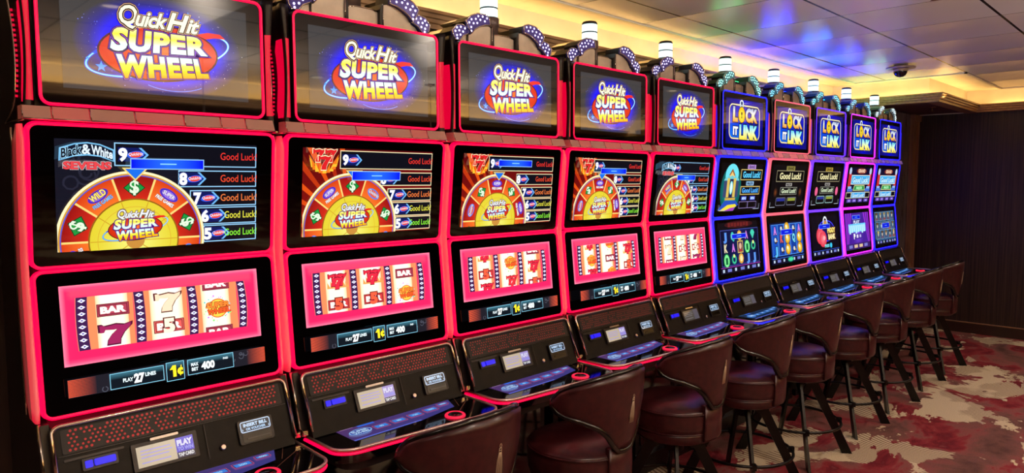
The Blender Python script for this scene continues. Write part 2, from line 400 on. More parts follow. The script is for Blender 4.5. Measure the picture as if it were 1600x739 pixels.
# stepped cornice profile: (distance out from the trough back, z)
def cornice(name, pts, side):
    """pts: the line of the cornice's front face; side: +1 if the trough lies to the left of the walking direction"""
    prof = [(0.0, LIPZ), (0.0, 2.452), (0.012, 2.448), (0.012, 2.432), (0.024, 2.428), (0.024, 2.412), (0.036, 2.408), (0.036, 2.386), (0.15, 2.386), (0.15, 2.412), (0.05, 2.412), (0.02, LIPZ)]
    P = [Vector((x, y)) for x, y in pts]; b = MB(); rows = []
    for i, p in enumerate(P):
        d0 = (p - P[i - 1]).normalized() if i > 0 else (P[1] - P[0]).normalized()
        d1 = (P[i + 1] - p).normalized() if i < len(P) - 1 else d0
        n0 = Vector((-d0.y, d0.x)) * side; n1 = Vector((-d1.y, d1.x)) * side
        m = (n0 + n1); m = m / max(m.dot(n0), 0.2) if i not in (0, len(P) - 1) else n0
        rows.append([(p.x + m.x * o, p.y + m.y * o, z) for o, z in prof])
    V = b.grid(rows, M_mould, False, cu=True); b.cap(V[0][::-1], M_mould); b.cap(V[-1], M_mould)
    return struct(name, b)
CY, CX1, CY1, CX2 = 2.637, 7.35, 1.762, 8.80
cornice('trim_2', [(X0, CY), (CX1, CY), (CX1, CY1), (CX2, CY1), (CX2, -1.9)], 1)
cornice('trim_3', [(X0, -2.05), (X1 - 0.05, -2.05)], -1)
cornice('trim_4', [(X0, -5.5), (X1 - 0.05, -5.5)], -1)
cornice('trim_5', [(X0, -3.55), (X1 - 0.05, -3.55)], 1)
# dropped soffits behind the cornices (their upright faces are the lit cove walls)
b = MB(); b.prism([(CX1 + 0.15, CY + 0.15), (CX1 + 0.15, CY1 + 0.15), (CX2 + 0.13, CY1 + 0.15), (CX2 + 0.13, 2.95), (CX1 + 0.15, 2.95)], 'z', SOF, CEIL + 0.02, M_plaster)
b.box(((CX1 + X1) / 2 + 0.09, (CY1 + 2.95) / 2 + 0.1, SOF + 0.004), (X1 - CX1 - 0.2, 2.95 - CY1 - 0.16, 0.012), M_soffit); struct('ceiling_soffit_end', b)
b = MB(); b.box(((X0 + X1) / 2, -2.95, (SOF + CEIL) / 2 + 0.02), (X1 - X0, 1.5, CEIL - SOF), M_plaster); b.box(((X0 + X1) / 2, -2.87, SOF + 0.008), (X1 - X0, 1.3, 0.02), M_soffit); struct('ceiling_soffit_aisle', b)
b = MB(); b.box(((X0 + X1) / 2, -6.4, (SOF + CEIL) / 2 + 0.02), (X1 - X0, 1.5, CEIL - SOF), M_plaster); b.box(((X0 + X1) / 2, -6.35, SOF + 0.008), (X1 - X0, 1.5, 0.02), M_soffit); struct('ceiling_soffit_far', b)
# walls
b = MB(); b.box(((X0 + CX1) / 2, 2.80, 1.19), (CX1 - X0 + 0.3, 0.14, 2.38), M_wall); b.box(((X0 + CX1) / 2, 2.84, 2.53), (CX1 - X0 + 0.3, 0.1, 0.24), M_plaster)
struct('wall_back', b)
b = MB(); b.box((8.07, 2.58, 1.195), (1.19, 0.40, 2.39), M_gloss); struct('wall_panel_end', b)
b = MB(); b.box((8.775, 2.58, 1.195), (0.22, 0.44, 2.39), M_trimwood); b.box((8.70, 2.352, 1.195), (0.07, 0.02, 2.39), M_trimwood); b.box((8.86, 2.352, 1.195), (0.045, 0.02, 2.39), M_trimwood); b.box((8.775, 2.345, 2.35), (0.24, 0.03, 0.06), M_trimwood); struct('trim_6', b)
b = MB(); b.box((WALLX + 0.06, -2.1, 1.195), (0.12, 10.2, 2.39), M_slat); b.box((WALLX + 0.06, -2.1, 2.51), (0.12, 10.2, 0.24), M_plaster); struct('wall_end', b)
b = MB(); b.box((WALLX - 0.012, -2.2, 0.055), (0.024, 9.0, 0.11), mat('baseboard_dark', (52, 34, 28), 0.3)); b.box((WALLX - 0.014, -2.2, 0.114), (0.03, 9.0, 0.008), mat('baseboard_bead', (190, 150, 110), 0.3, 0.6)); struct('baseboard_end', b)
b = MB(); b.box(((X0 + X1) / 2, -7.1, 1.3), (X1 - X0, 0.1, 2.6), M_wall); struct('wall_opposite', b)
b = MB(); b.box((X0 - 0.06, -2.1, 1.3), (0.12, 10.2, 2.6), M_wall); struct('wall_near', b)

# ================================================================ slot machines
# glass planes: (y, z) of top and bottom edge, half width; local frame: x along the row, y into the wall (front of the top glass = 0), z up
PL = {'top': ((0.003, 2.202), (0.001, 1.862), 0.291), 'middle': ((0.002, 1.803), (0.037, 1.439), 0.3225), 'reel': ((0.034, 1.420), (-0.005, 1.049), 0.321)}
def plane(k):
    (yt, zt), (yb, zb), hw = PL[k]; O = Vector((0, yb, zb)); e = Vector((0, yt - yb, zt - zb)); h = e.length; e.normalize(); n = Vector((0, -e.z, e.y))
    return O, e, n, hw, h
def F(z):   # front profile of the cabinet
    P = [(1.03, -0.005), (1.049, -0.005), (1.42, 0.034), (1.439, 0.037), (1.803, 0.002), (2.3, 0.002)]
    for (z0, y0), (z1, y1) in zip(P, P[1:]):
        if z <= z1: return y0 + (y1 - y0) * max(0, (z - z0)) / (z1 - z0)
    return 0.002
X3 = Vector((1, 0, 0))
_ME = {}
def cached(key, fn):
    if key not in _ME: _ME[key] = fn()
    return _ME[key]

def me_cabinet():
    b = MB()
    side = [(0.08, 0.0), (0.08, 0.10), (0.10, 0.12), (0.10, 0.70), (-0.02, 0.765), (-0.03, 0.80), (0.0, 0.84), (0.02, 1.03), (0.03, 1.049), (0.07, 1.43), (0.03, 1.80), (0.03, 2.20), (0.06, 2.225), (0.44, 2.225), (0.48, 2.19), (0.50, 1.0), (0.50, 0.0)]
    b.prism(side, 'x', -0.318, 0.318, M_body)
    b.box((0, 0.28, 0.02), (0.655, 0.40, 0.04), M_dark)
    # inset knee door with rounded outline
    o = rrect(-0.28, 0.28, 0.16, 0.66, 0.03); b.prism(o, 'y', 0.092, 0.11, M_deck)
    b.box((0, 0.05, 0.735), (0.40, 0.05, 0.03), M_dark, bev=0.006)
    return b.mesh('cabinet')
def me_glass(k):
    O, e, n, hw, h = plane(k); b = MB(); o = rrect(-hw, hw, 0, h, 0.018)
    A = [O + X3 * x + e * y for x, y in o]; Bk = [p - n * 0.025 for p in A]; i = b.mi(M_glass)
    VA = [b.bm.verts.new(p) for p in A]; VB = [b.bm.verts.new(p) for p in Bk]; b.bm.faces.new(VA).material_index = i; b.bm.faces.new(VB[::-1]).material_index = i
    for q in range(len(o)): b.bm.faces.new((VA[q], VB[q], VB[(q + 1) % len(o)], VA[(q + 1) % len(o)])).material_index = i
    return b.mesh(k + '_display')
def me_frame(k, m):
    O, e, n, hw, h = plane(k); b = MB(); rows = []
    w = 0.0085
    for off, d in ((0.0, 0.001), (0.0012, 0.004), (w * 0.5, 0.006), (w, 0.003), (w + 0.001, -0.02), (0.0, -0.02)):
        o = rrect(-hw - off, hw + off, -off, h + off, 0.018 + off, 6); rows.append([O + X3 * x + e * y + n * d for x, y in o])
    if k == 'top':
        b.grid(rows[:4], m, True, cu=True); b.grid(rows[3:] + rows[:1], M_dark, True, cu=True)
    else: b.grid(rows, m, True, cu=True, cv=True)
    return b.mesh('light_frame')
def me_side(sgn, m, m2):
    """translucent side panel that follows the curve of the two lower displays"""
    b = MB(); zs = [1.035 + (1.806 - 1.035) * i / 22 for i in range(23)]; x0 = 0.3325; x1 = 0.3425
    fr = []; bk = []
    for z in zs:
        t = (z - 1.035) / 0.771; r = 0.0
        if t > 0.93: r = 0.06 * ((t - 0.93) / 0.07) ** 2
        if t < 0.05: r = 0.03 * (1 - t / 0.05) ** 2
        fr.append((F(z) + 0.004 + r * 0.3, z)); bk.append((0.093 + 0.03 * sin(pi * min(1, t * 0.95 + 0.05)) - r * 0.6, z))
    rows = []
    for (yf, z), (yb, _) in zip(fr, bk):
        rows.append([(sgn * x0, yf, z), (sgn * (x0 + 0.006), yf - 0.003, z), (sgn * x1, yf + 0.006, z), (sgn * x1, yf * 0.5 + yb * 0.5, z), (sgn * x1, yb - 0.006, z), (sgn * (x0 + 0.003), yb, z), (sgn * x0, yb, z)])
    V = b.grid(rows, m, True, cu=True); k2 = b.mi(m2)
    rear = set(q for r in V for q in r[3:])
    for f in b.bm.faces:
        if all(v in rear for v in f.verts): f.material_index = k2
    b.cap(V[0][::-1], m2); b.cap(V[-1], m2)
    return b.mesh('side_panel')
def me_side_trim(sgn):
    b = MB(); P = []
    for i in range(20):
        z = 1.04 + 0.76 * i / 19; t = i / 19; P.append((sgn * 0.3432, 0.096 + 0.03 * sin(pi * min(1, t * 0.95 + 0.05)), z))
    b.tube(P, 0.0035, M_chrome, n=6); return b.mesh('side_trim')
def me_wing(sgn):
    """flared housing beside the top display"""
    b = MB(); zs = [1.815 + (2.222 - 1.815) * i / 24 for i in range(25)]; rows = []
    for z in zs:
        t = (z - 1.815) / 0.407
        yb = 0.098 + 0.075 * max(0, (t - 0.35)) ** 1.4 + 0.10 * max(0, (0.16 - t) / 0.16) ** 2
        xo = 0.332 - 0.012 * sin(pi * min(1, t)) + 0.004 * t
        rows.append([(sgn * 0.306, 0.012, z), (sgn * xo, 0.0, z), (sgn * (xo + 0.003), 0.012, z), (sgn * (xo - 0.008), yb * 0.35, z), (sgn * (xo - 0.008), yb * 0.75, z), (sgn * (xo + 0.004), yb - 0.008, z), (sgn * (xo + 0.004), yb, z), (sgn * 0.306, yb, z)])
    V = b.grid(rows, M_dark, True, cu=True); b.cap(V[0][::-1], M_dark); b.cap(V[-1], M_dark)
    return b.mesh('wing_panel')
def wing_edge(z):
    t = (z - 1.815) / 0.407
    return 0.332 - 0.012 * sin(pi * min(1, max(0, t))) + 0.004 * t, 0.098 + 0.075 * max(0, (t - 0.35)) ** 1.4 + 0.10 * max(0, (0.16 - t) / 0.16) ** 2
def me_wing_light(sgn, m):
    b = MB(); rows = []
    for i in range(17):
        z = 1.865 + 0.25 * i / 16; xo, yb = wing_edge(z); x = xo - 0.0075; g = 0.5 - abs(i / 16 - 0.5); w = min(1, g * 8) * 0.5 + 0.5
        yc = yb * 0.5; hw = 0.034 * w
        rows.append([(sgn * 0.309, 0.0085, z), (sgn * (x + 0.0065), -0.0015, z), (sgn * (x + 0.0065), yc - hw * 0.6, z), (sgn * (x + 0.004), yc + hw * 0.6, z), (sgn * x, yc + hw, z)])
    V = b.grid(rows, m, True)
    return b.mesh('wing_light')
def me_wing_trim(sgn):
    b = MB()
    b.tube([(sgn * (wing_edge(z)[0] + 0.004), wing_edge(z)[1], z) for z in [1.816 + 0.404 * i / 20 for i in range(21)]], 0.0035, M_chrome, n=6)
    xo, yb = wing_edge(1.815)
    b.tube([(sgn * (xo + 0.004), y, 1.816) for y in (yb, yb * 0.5, -0.004)], 0.0035, M_chrome, n=6)
    return b.mesh('wing_trim')
def me_wing_beads(sgn, m):
    b = MB()
    for i in range(18):
        z = 1.88 + 0.22 * i / 17; xo, yb = wing_edge(z); b.box((sgn * (xo + 0.0035), yb - 0.014, z), (0.005, 0.006, 0.006), m)
    return b.mesh('wing_beads')
BLK = [(-0.340, -0.279), (-0.276, -0.193), (-0.190, -0.084), (-0.081, 0.045), (0.049, 0.150), (0.153, 0.226), (0.229, 0.318)]
def me_block(i, m):
    b = MB(); x0, x1 = BLK[i]; b.prism([(0.03, 1.8165), (-0.022, 1.8165), (-0.026, 1.8195), (-0.012, 1.850), (0.03, 1.850)], 'x', x0, x1, m)
    e = [(x0, -0.0265, 1.8175), (x1, -0.0265, 1.8175)]; b.tube(e, 0.0018, M_chrome, n=5); b.tube([(x0, -0.026, 1.8195), (x0, -0.0125, 1.850)], 0.0016, M_chrome, n=5)
    return b.mesh('light_block')

# ---- topper: a fan of grey panels with LED petals and the signal tower behind
PET = [   # outline (x, z) of the LED petals, right-hand half; mirrored for the other side
    [(0.100, 2.300), (0.104, 2.330), (0.128, 2.338), (0.171, 2.336), (0.206, 2.322), (0.232, 2.300), (0.222, 2.276), (0.203, 2.252), (0.186, 2.270), (0.160, 2.285), (0.130, 2.296)],
    [(0.206, 2.254), (0.214, 2.275), (0.240, 2.284), (0.270, 2.279), (0.294, 2.255), (0.290, 2.235), (0.280, 2.220), (0.255, 2.220), (0.238, 2.240)]]
def me_petal(i, sgn, m):
    b = MB(); o = [(sgn * x, z) for x, z in PET[i]]
    if sgn < 0: o = o[::-1]
    y0 = 0.030 + 0.012 * i; b.prism(o, 'y', y0, y0 + 0.008, m); b.prism([(x * 0.985, z - 0.002) for x, z in o], 'y', y0 + 0.008, y0 + 0.09, M_dark)
    b.tube([(x, y0 - 0.001, z) for x, z in o], 0.0028, M_chrome, closed=True, n=6)
    return b.mesh('topper_petal')
LED = [[(0.118, 2.325), (0.142, 2.328), (0.166, 2.326), (0.130, 2.311), (0.155, 2.313), (0.180, 2.313), (0.203, 2.308), (0.172, 2.298), (0.192, 2.294), (0.215, 2.294), (0.205, 2.277), (0.204, 2.262)],
       [(0.228, 2.270), (0.250, 2.273), (0.270, 2.268), (0.238, 2.256), (0.258, 2.258), (0.278, 2.253), (0.252, 2.242), (0.270, 2.238), (0.268, 2.226)]]
def me_leds(i, sgn, m):
    b = MB(); y0 = 0.030 + 0.012 * i - 0.001
    for x, z in LED[i]: b.lathe_y = None; dome(b, (sgn * x, y0, z), 0.0046, m)
    return b.mesh('led_cluster')
def dome(b, c, r, m):
    rows = []
    for a in (0, 35, 65): rows.append([(c[0] + r * cos(radians(a)) * cos(t), c[1] - r * 0.7 * sin(radians(a)), c[2] + r * cos(radians(a)) * sin(t)) for t in [2 * pi * k / 7 for k in range(7)]])
    V = b.grid(rows, m, True, cu=True); b.cap(V[-1], m)
def me_topper_panel():
    b = MB(); y0, y1 = 0.052, 0.14
    def arc(x0, z0, x1, z1, x2, z2, n=8):
        return [((1 - t) ** 2 * x0 + 2 * t * (1 - t) * x1 + t * t * x2, (1 - t) ** 2 * z0 + 2 * t * (1 - t) * z1 + t * t * z2) for t in [i / n for i in range(n + 1)]]
    for s in (-1, 1):
        o = [(s * x, z) for x, z in [(0.075, 2.205), (0.075, 2.292)] + arc(0.10, 2.299, 0.168, 2.292, 0.204, 2.250) + [(0.204, 2.205)]]
        b.prism(o if s > 0 else o[::-1], 'y', y0 - 0.006, y1, M_greypanel)
        o = [(s * x, z) for x, z in [(0.208, 2.205), (0.208, 2.252)] + arc(0.210, 2.250, 0.245, 2.245, 0.262, 2.214) + [(0.262, 2.205)]]
        b.prism(o if s > 0 else o[::-1], 'y', y0 + 0.004, y1, M_greypanel)
        b.prism([(s * 0.066, 2.205), (s * 0.066, 2.276), (s * 0.078, 2.298), (s * 0.078, 2.205)], 'y', y0 - 0.012, y1, M_dark)
        b.tube([(s * 0.078, y0 - 0.012, 2.21), (s * 0.078, y0 - 0.012, 2.296)], 0.0022, M_chrome, n=5)
        b.tube([(s * x, y0 - 0.008, z) for x, z in arc(0.10, 2.299, 0.168, 2.292, 0.204, 2.250)], 0.003, M_chrome, n=6)
    b.prism([(-0.064, 2.205), (0.064, 2.205), (0.064, 2.266), (0.03, 2.272), (-0.03, 2.272), (-0.064, 2.266)], 'y', y0 + 0.002, y1, M_greypanel)
    b.tube([(-0.064, y0, 2.268), (-0.03, y0, 2.273), (0.03, y0, 2.273), (0.064, y0, 2.268)], 0.0025, M_chrome, n=6)
    # swept fins behind the petals
    for s in (-1, 1):
        b.prism([(s * 0.11, 2.325), (s * 0.17, 2.332), (s * 0.22, 2.31), (s * 0.20, 2.30), (s * 0.12, 2.318)], 'y', 0.12, 0.21, M_chrome)
        b.prism([(s * 0.21, 2.272), (s * 0.26, 2.277), (s * 0.29, 2.255), (s * 0.27, 2.25)], 'y', 0.13, 0.22, M_chrome)
    b.box((0, 0.22, 2.225), (0.56, 0.26, 0.05), M_dark, bev=0.01)
    return b.mesh('topper')
def me_tower_post():
    b = MB(); b.lathe([(0.042, 2.235), (0.042, 2.300), (0.044, 2.302), (0.044, 2.330), (0.039, 2.334)], (0, 0, 0), M_bronze, 28); me = b; return me
def me_tower(part, m):
    b = MB(); c = (0.012, 0.155, 0)
    if part == 'post': b.lathe([(0.041, 2.235), (0.041, 2.325), (0.045, 2.328), (0.045, 2.362), (0.041, 2.366), (0.036, 2.366)], c, M_bronze, 28); b.box((-0.043 + 0.012, 0.155, 2.33), (0.012, 0.02, 0.07), M_bronze, bev=0.003)
    if part == 'collar': b.lathe([(0.0425, 2.292), (0.088, 2.292), (0.088, 2.2935), (0.0425, 2.2935)], c, m, 32); b.lathe([(0.0425, 2.284), (0.092, 2.284), (0.092, 2.2915), (0.0425, 2.2915)], c, M_dark, 32)
    if part == 'low': b.lathe([(0.0375, 2.366), (0.0385, 2.368), (0.0385, 2.401), (0.0375, 2.403)], c, m, 28)
    if part == 'ring': b.lathe([(0.0375, 2.403), (0.0395, 2.404), (0.0395, 2.408), (0.0375, 2.409)], c, M_dark, 28)
    if part == 'high': b.lathe([(0.0375, 2.409), (0.0385, 2.411), (0.0385, 2.443), (0.0375, 2.445)], c, m, 28)
    if part == 'cap': b.lathe([(0.039, 2.445), (0.039, 2.452), (0.034, 2.459), (0.02, 2.462), (0.001, 2.462)], c, M_dark, 28)
    return b.mesh('signal_' + part)

# ---- console with grille, card reader, little display and bill slot
CO = Vector((0, -0.105, 0.857)); CE = Vector((0, 0.078, 0.178)).normalized(); CN = Vector((0, -CE.z, CE.y)); CH = 0.187
def cpt(x, s, d=0.0): return CO + X3 * x + CE * s + CN * d
def cslab(b, x0, x1, s0, s1, d0, d1, m, r=0.004):
    o = rrect(x0, x1, s0, s1, r, 4); A = [b.bm.verts.new(cpt(x, s, d1)) for x, s in o]; Bk = [b.bm.verts.new(cpt(x, s, d0)) for x, s in o]; i = b.mi(m); n = len(o)
    b.bm.faces.new(A).material_index = i; b.bm.faces.new(Bk[::-1]).material_index = i
    for q in range(n): b.bm.faces.new((A[q], Bk[q], Bk[(q + 1) % n], A[(q + 1) % n])).material_index = i
def me_console():
    b = MB(); side = [(-0.105, 0.835), tuple(cpt(0, CH - 0.012))[1:], tuple(cpt(0, CH))[1:], (0.03, 1.042), (0.04, 0.835)]
    b.prism(side, 'x', -0.318, 0.318, M_panel)
    cslab(b, 0.052, 0.054, 0.005, 0.105, -0.001, 0.0012, M_dark, 0.0008)
    cslab(b, -0.31, 0.31, 0.1085, 0.1105, -0.001, 0.0012, M_dark, 0.0008)
    cslab(b, -0.30, -0.16, 0.094, 0.1, 0, 0.0015, M_dark, 0.002)
    return b.mesh('console')
def me_console_trim():
    b = MB(); o = []
    for k in range(7): a = radians(180 - 90 * k / 6); o.append((-0.298 + 0.022 * cos(a), CH - 0.022 + 0.022 * sin(a)))
    R = [(-0.320, 0.0)] + o + [(-x, s) for x, s in o[::-1]] + [(0.320, 0.0)]
    b.tube([cpt(x, s, 0.003) for x, s in R], 0.0055, M_chrome, n=8); return b.mesh('chrome_trim')
def me_pillar(sgn):
    b = MB(); b.prism([(-0.075, 0.835), (-0.015, 1.035), (0.04, 1.035), (0.04, 0.835)], 'x', *sorted((sgn * 0.3185, sgn * 0.338)), M_dark)
    b.tube([(sgn * 0.339, -0.062, 0.85), (sgn * 0.339, -0.004, 1.035)], 0.0055, M_chrome, n=8)
    b.box((sgn * 0.336, -0.075, 0.852), (0.022, 0.03, 0.02), M_chrome, bev=0.004)
    return b.mesh('console_pillar')
def me_grille(m):
    b = MB(); rnd = random.Random(5)
    cslab(b, -0.30, 0.30, 0.113, 0.176, -0.002, 0.0008, mat('grille_dark', (26, 20, 19), 0.5), 0.004)
    for r in range(6):
        for c in range(46):
            if r in (1, 2, 3, 4) and rnd.random() < 0.16: continue
            if r in (0, 5) and c in (5, 6, 17, 30): continue
            x = -0.283 + c * 0.01245 + (0.006 if r % 2 else 0); s = 0.1215 + r * 0.0098
            if x > 0.29: continue
            rad = 0.0036 if r in (0, 5) else 0.0031
            b.face([cpt(x + rad * cos(2 * pi * k / 7), s + rad * sin(2 * pi * k / 7), 0.0014) for k in range(7)], m)
    return b.mesh('speaker_grille')
def me_reader(m):
    b = MB(); cslab(b, -0.262, -0.178, 0.060, 0.091, 0, 0.004, M_dark); cslab(b, -0.256, -0.238, 0.066, 0.085, 0.003, 0.007, m, 0.003); cslab(b, -0.235, -0.184, 0.067, 0.085, 0.003, 0.009, m, 0.004)
    return b.mesh('card_reader')
def me_lcd_housing():
    b = MB(); cslab(b, -0.145, 0.028, 0.022, 0.096, 0, 0.003, M_dark); cslab(b, -0.095, -0.02, 0.096, 0.103, 0, 0.004, M_chrome, 0.003); return b.mesh('player_display')
def me_bill():
    b = MB(); cslab(b, 0.146, 0.254, 0.018, 0.088, 0, 0.005, M_dark, 0.006); cslab(b, 0.156, 0.244, 0.022, 0.046, 0.004, 0.0055, M_slotdark, 0.004); cslab(b, 0.168, 0.240, 0.030, 0.034, 0.004, 0.008, M_deck, 0.001)
    return b.mesh('bill_acceptor')
def me_lock():
    b = MB(); c = cpt(0.096, 0.028)
    rows = [[c + X3 * (r * cos(t)) + CE * (r * sin(t)) + CN * d for t in [2 * pi * k / 14 for k in range(14)]] for r, d in ((0.0085, 0), (0.0085, 0.003), (0.006, 0.005))]
    V = b.grid(rows, M_chrome, True, cu=True); b.cap(V[-1], M_chrome); return b.mesh('lock')

# ---- button deck
DZ = 0.832
def deck_outline(off=0.0):
    P = [(-0.318, -0.052), (-0.318, -0.235), (-0.272, -0.272), (-0.10, -0.285), (0.06, -0.300), (0.20, -0.318), (0.285, -0.318), (0.322, -0.285), (0.330, -0.06)]
    out = []
    n = len(P)
    rad = {1: 0.05, 2: 0.05, 6: 0.05, 7: 0.04}
    for i, p in enumerate(P):
        p = Vector(p)
        if i in rad:
            a = (Vector(P[i - 1]) - p); c = (Vector(P[(i + 1) % n]) - p); r = min(rad[i], a.length * 0.48, c.length * 0.48)
            s, e = p + a.normalized() * r, p + c.normalized() * r
            for k in range(6):
                t = k / 5; out.append(s * (1 - t) ** 2 + p * 2 * t * (1 - t) + e * t * t)
        else: out.append(p)
    if off:
        c = Vector((0, -0.16)); out = [q + (q - c).normalized() * off if q.y < -0.06 else q + Vector((off * (1 if q.x > 0 else -1), 0)) for q in out]
    return [(q.x, q.y) for q in out]
def me_deck():
    b = MB(); b.prism(deck_outline(), 'z', DZ - 0.045, DZ, M_deck); o = deck_outline(-0.03); b.prism(o, 'z', DZ - 0.075, DZ - 0.044, M_dark)
    # fine joint lines on the top
    for (ax, ay), (bx, by) in (((0.30, -0.06), (0.235, -0.18)), ((0.345 - 0.02, -0.13), (0.185, -0.235)), ((0.12, -0.285), (0.11, -0.30))):
        d = (Vector((bx, by)) - Vector((ax, ay))).normalized(); nn = Vector((-d.y, d.x)) * 0.0008
        b.face([(ax - nn.x, ay - nn.y, DZ + 0.0004), (bx - nn.x, by - nn.y, DZ + 0.0004), (bx + nn.x, by + nn.y, DZ + 0.0004), (ax + nn.x, ay + nn.y, DZ + 0.0004)], M_trimwood)
    return b.mesh('button_deck')
def me_deck_trim(): b = MB(); b.tube([(x, y, DZ - 0.001) for x, y in deck_outline(0.003)], 0.0055, M_rail, n=8); return b.mesh('chrome_rail')
def me_deck_light(m): b = MB(); b.tube([(x, y, DZ - 0.0135) for x, y in deck_outline(0.003)], 0.0046, m, n=8); return b.mesh('deck_light')
def me_spin(m):
    b = MB(); c = (0.152, -0.255, DZ)
    b.lathe([(0.037, 0.0), (0.037, 0.004), (0.034, 0.007), (0.029, 0.007), (0.027, 0.003)], c, m, 28); return b.mesh('button_ring')
def me_spin_cap():
    b = MB(); c = (0.152, -0.255, DZ); b.lathe([(0.0265, 0.0), (0.0265, 0.005), (0.022, 0.0075), (0.001, 0.008)], c, M_deck, 24); return b.mesh('spin_button')

# ================================================================ pictures on the screens (centimetres; x from the middle, y up from the glass's lower edge)
WHITE, BLACK = (255, 255, 255), (4, 4, 6)
def wheel_logo(a, cx, cy, s=1.0, small=False, cream=(250, 246, 214)):
    T = lambda x, y: (cx + (x) * s, cy + (y - 16) * s)
    Q = lambda *p: tuple(T(*q) for q in p)
    a.arc(*T(0, 15.4), 19.6 * s, 5.4 * s, 0.9 * s, (20, 70, 220), rot=0.26, n=60)
    a.arc(*T(0, 15.4), 19.6 * s, 5.4 * s, 0.42 * s, (120, 215, 255), 150, 250, rot=0.26, n=24)
    a.arc(*T(0, 15.4), 19.6 * s, 5.4 * s, 0.5 * s, (170, 235, 255), -60, 30, rot=0.26, n=24)
    a.ell(*T(-0.2, 15.6), 16.1 * s, 7.9 * s, (70, 16, 24), 0.08)
    a.ell(*T(-0.2, 15.6), 15.6 * s, 7.4 * s, (255, 112, 40), 0.08, rim=(206, 44, 18))
    a.poly([T(9.6, 22.2), T(13, 23.2), T(16.6, 23.2), T(18.2, 22.0), T(15, 21.9), T(12.4, 21.2)], (230, 40, 30))
    if not small:
        for px, py, r in ((-15.4, 10.3, 1.5), (7.6, 27.2, 1.0), (10.2, 25.6, 0.9), (-18.6, 12.2, 0.5)):
            a.poly([T(px + (r if k % 2 == 0 else r * 0.42) * sin(k * pi / 5), py + (r if k % 2 == 0 else r * 0.42) * cos(k * pi / 5)) for k in range(10)], (40, 150, 255))
    lg = ramp((0, (226, 246, 255)), (0.3, (214, 240, 246)), (0.48, (255, 250, 170)), (0.7, (255, 232, 60)), (1, (255, 250, 170)))
    lg2 = ramp((0, (255, 150, 20)), (0.3, (255, 206, 20)), (0.6, (255, 244, 90)), (0.78, (220, 244, 246)), (1, (210, 240, 255)))
    ol = ((0.125, (40, 10, 90)), (0.10, (120, 50, 190)), (0.08, (20, 8, 40)))
    st = (0.3, 0.48, 0.7)
    a.text('SUPER', Q((-13.2, 14.8), (12.9, 16.3), (12.0, 21.5), (-12.4, 21.3)), lg, 0.055, ol, 0.06, st, 1.1)
    a.text('WHEEL', Q((-11.6, 7.7), (13.1, 9.9), (11.6, 15.3), (-11.8, 14.1)), lg2, 0.055, ol, 0.06, (0.3, 0.6, 0.78), 1.1)
    so = ((0.11, (60, 20, 10)), (0.085, (226, 186, 146)), (0.065, (36, 12, 8)))
    for t_, bo, q_ in (('Q', 0.015, ((-11.2, 21.3), (-6.6, 21.3), (-5.6, 27.6), (-10.2, 27.6))), ('uick', 0.03, ((-6.8, 22.2), (1.2, 22.3), (2.2, 26.6), (-5.8, 26.6))), ('H', 0.03, ((1.4, 22.2), (6.6, 22.1), (7.8, 27.1), (2.6, 27.4))), ('it', 0.03, ((6.7, 22.1), (9.9, 22.2), (10.9, 26.0), (7.7, 26.2)))):
        a.text(t_, Q(*q_), cream, bo, so, 0.0 if t_ == 'Q' else 0.12, (), 0.94)

def art_top_wheel():
    a = Art(1.25, (-24.4, 24.8, 4.0, 30.8)); rnd = random.Random(3)
    hz = (54, 54, 56)
    a.rect(-24.4, 24.8, 4.0, 30.8, hz)
    a.clip = None
    a.clip = (-24.4, 24.8, 4.0, 30.8); a.ell(0.5, 17.0, 22.5, 14.0, (4, 4, 255), 0.0, rim=hz, p=0.6); a.clip = None
    a.k += 1
    for i in range(110):
        t = rnd.random() * 6.283; r = 0.75 + 0.35 * rnd.random(); x, y = 0.5 + 21 * r * cos(t), 17 + 11.5 * r * sin(t)
        if -24 < x < 24.4 and 4.4 < y < 30.4:
            w = 0.06 + 0.14 * rnd.random() ** 2; c = mix((90, 110, 255), (190, 190, 210), rnd.random())
            base = len(a.V); a.V += [(x - w, y, a.k), (x, y - w, a.k), (x + w, y, a.k), (x, y + w, a.k)]; a.C += [lin(c)] * 4; a.F.append((base, base + 1, base + 2, base + 3))
    a.arc(3, 12, 12, 6.6, 0.22, (70, 120, 255), 235, 310)
    wheel_logo(a, 0, 16, 1.0)
    return a

def mini_logo(a, x, y, s=1.0):
    a.ell(x, y, 2.3 * s, 1.0 * s, (40, 90, 230), 0.15, 16); a.ell(x, y, 1.7 * s, 0.8 * s, (230, 70, 50), 0.1, 16)
    a.text('QuickHit', ((x - 1.9 * s, y - 0.5 * s), (x + 1.9 * s, y - 0.3 * s), (x + 2.0 * s, y + 0.7 * s), (x - 1.8 * s, y + 0.5 * s)), (235, 235, 255), 0.015, (), 0.0)
def dollar(a, x, y, s, rot):
    c, q = cos(rot), sin(rot); R = lambda u, v: (x + s * (u * c - v * q), y + s * (u * q + v * c))
    a.poly([R(2.6, 0), R(0, 2.3), R(-2.6, 0), R(0, -2.3)], (10, 60, 30)); a.poly([R(2.3, 0), R(0, 2.0), R(-2.3, 0), R(0, -2.0)], (30, 150, 62))
    a.text('$', (R(-1.1, -1.9), R(1.1, -1.9), R(1.1, 1.9), R(-1.1, 1.9)), (225, 245, 215), 0.03, ((0.06, (16, 70, 40)),))
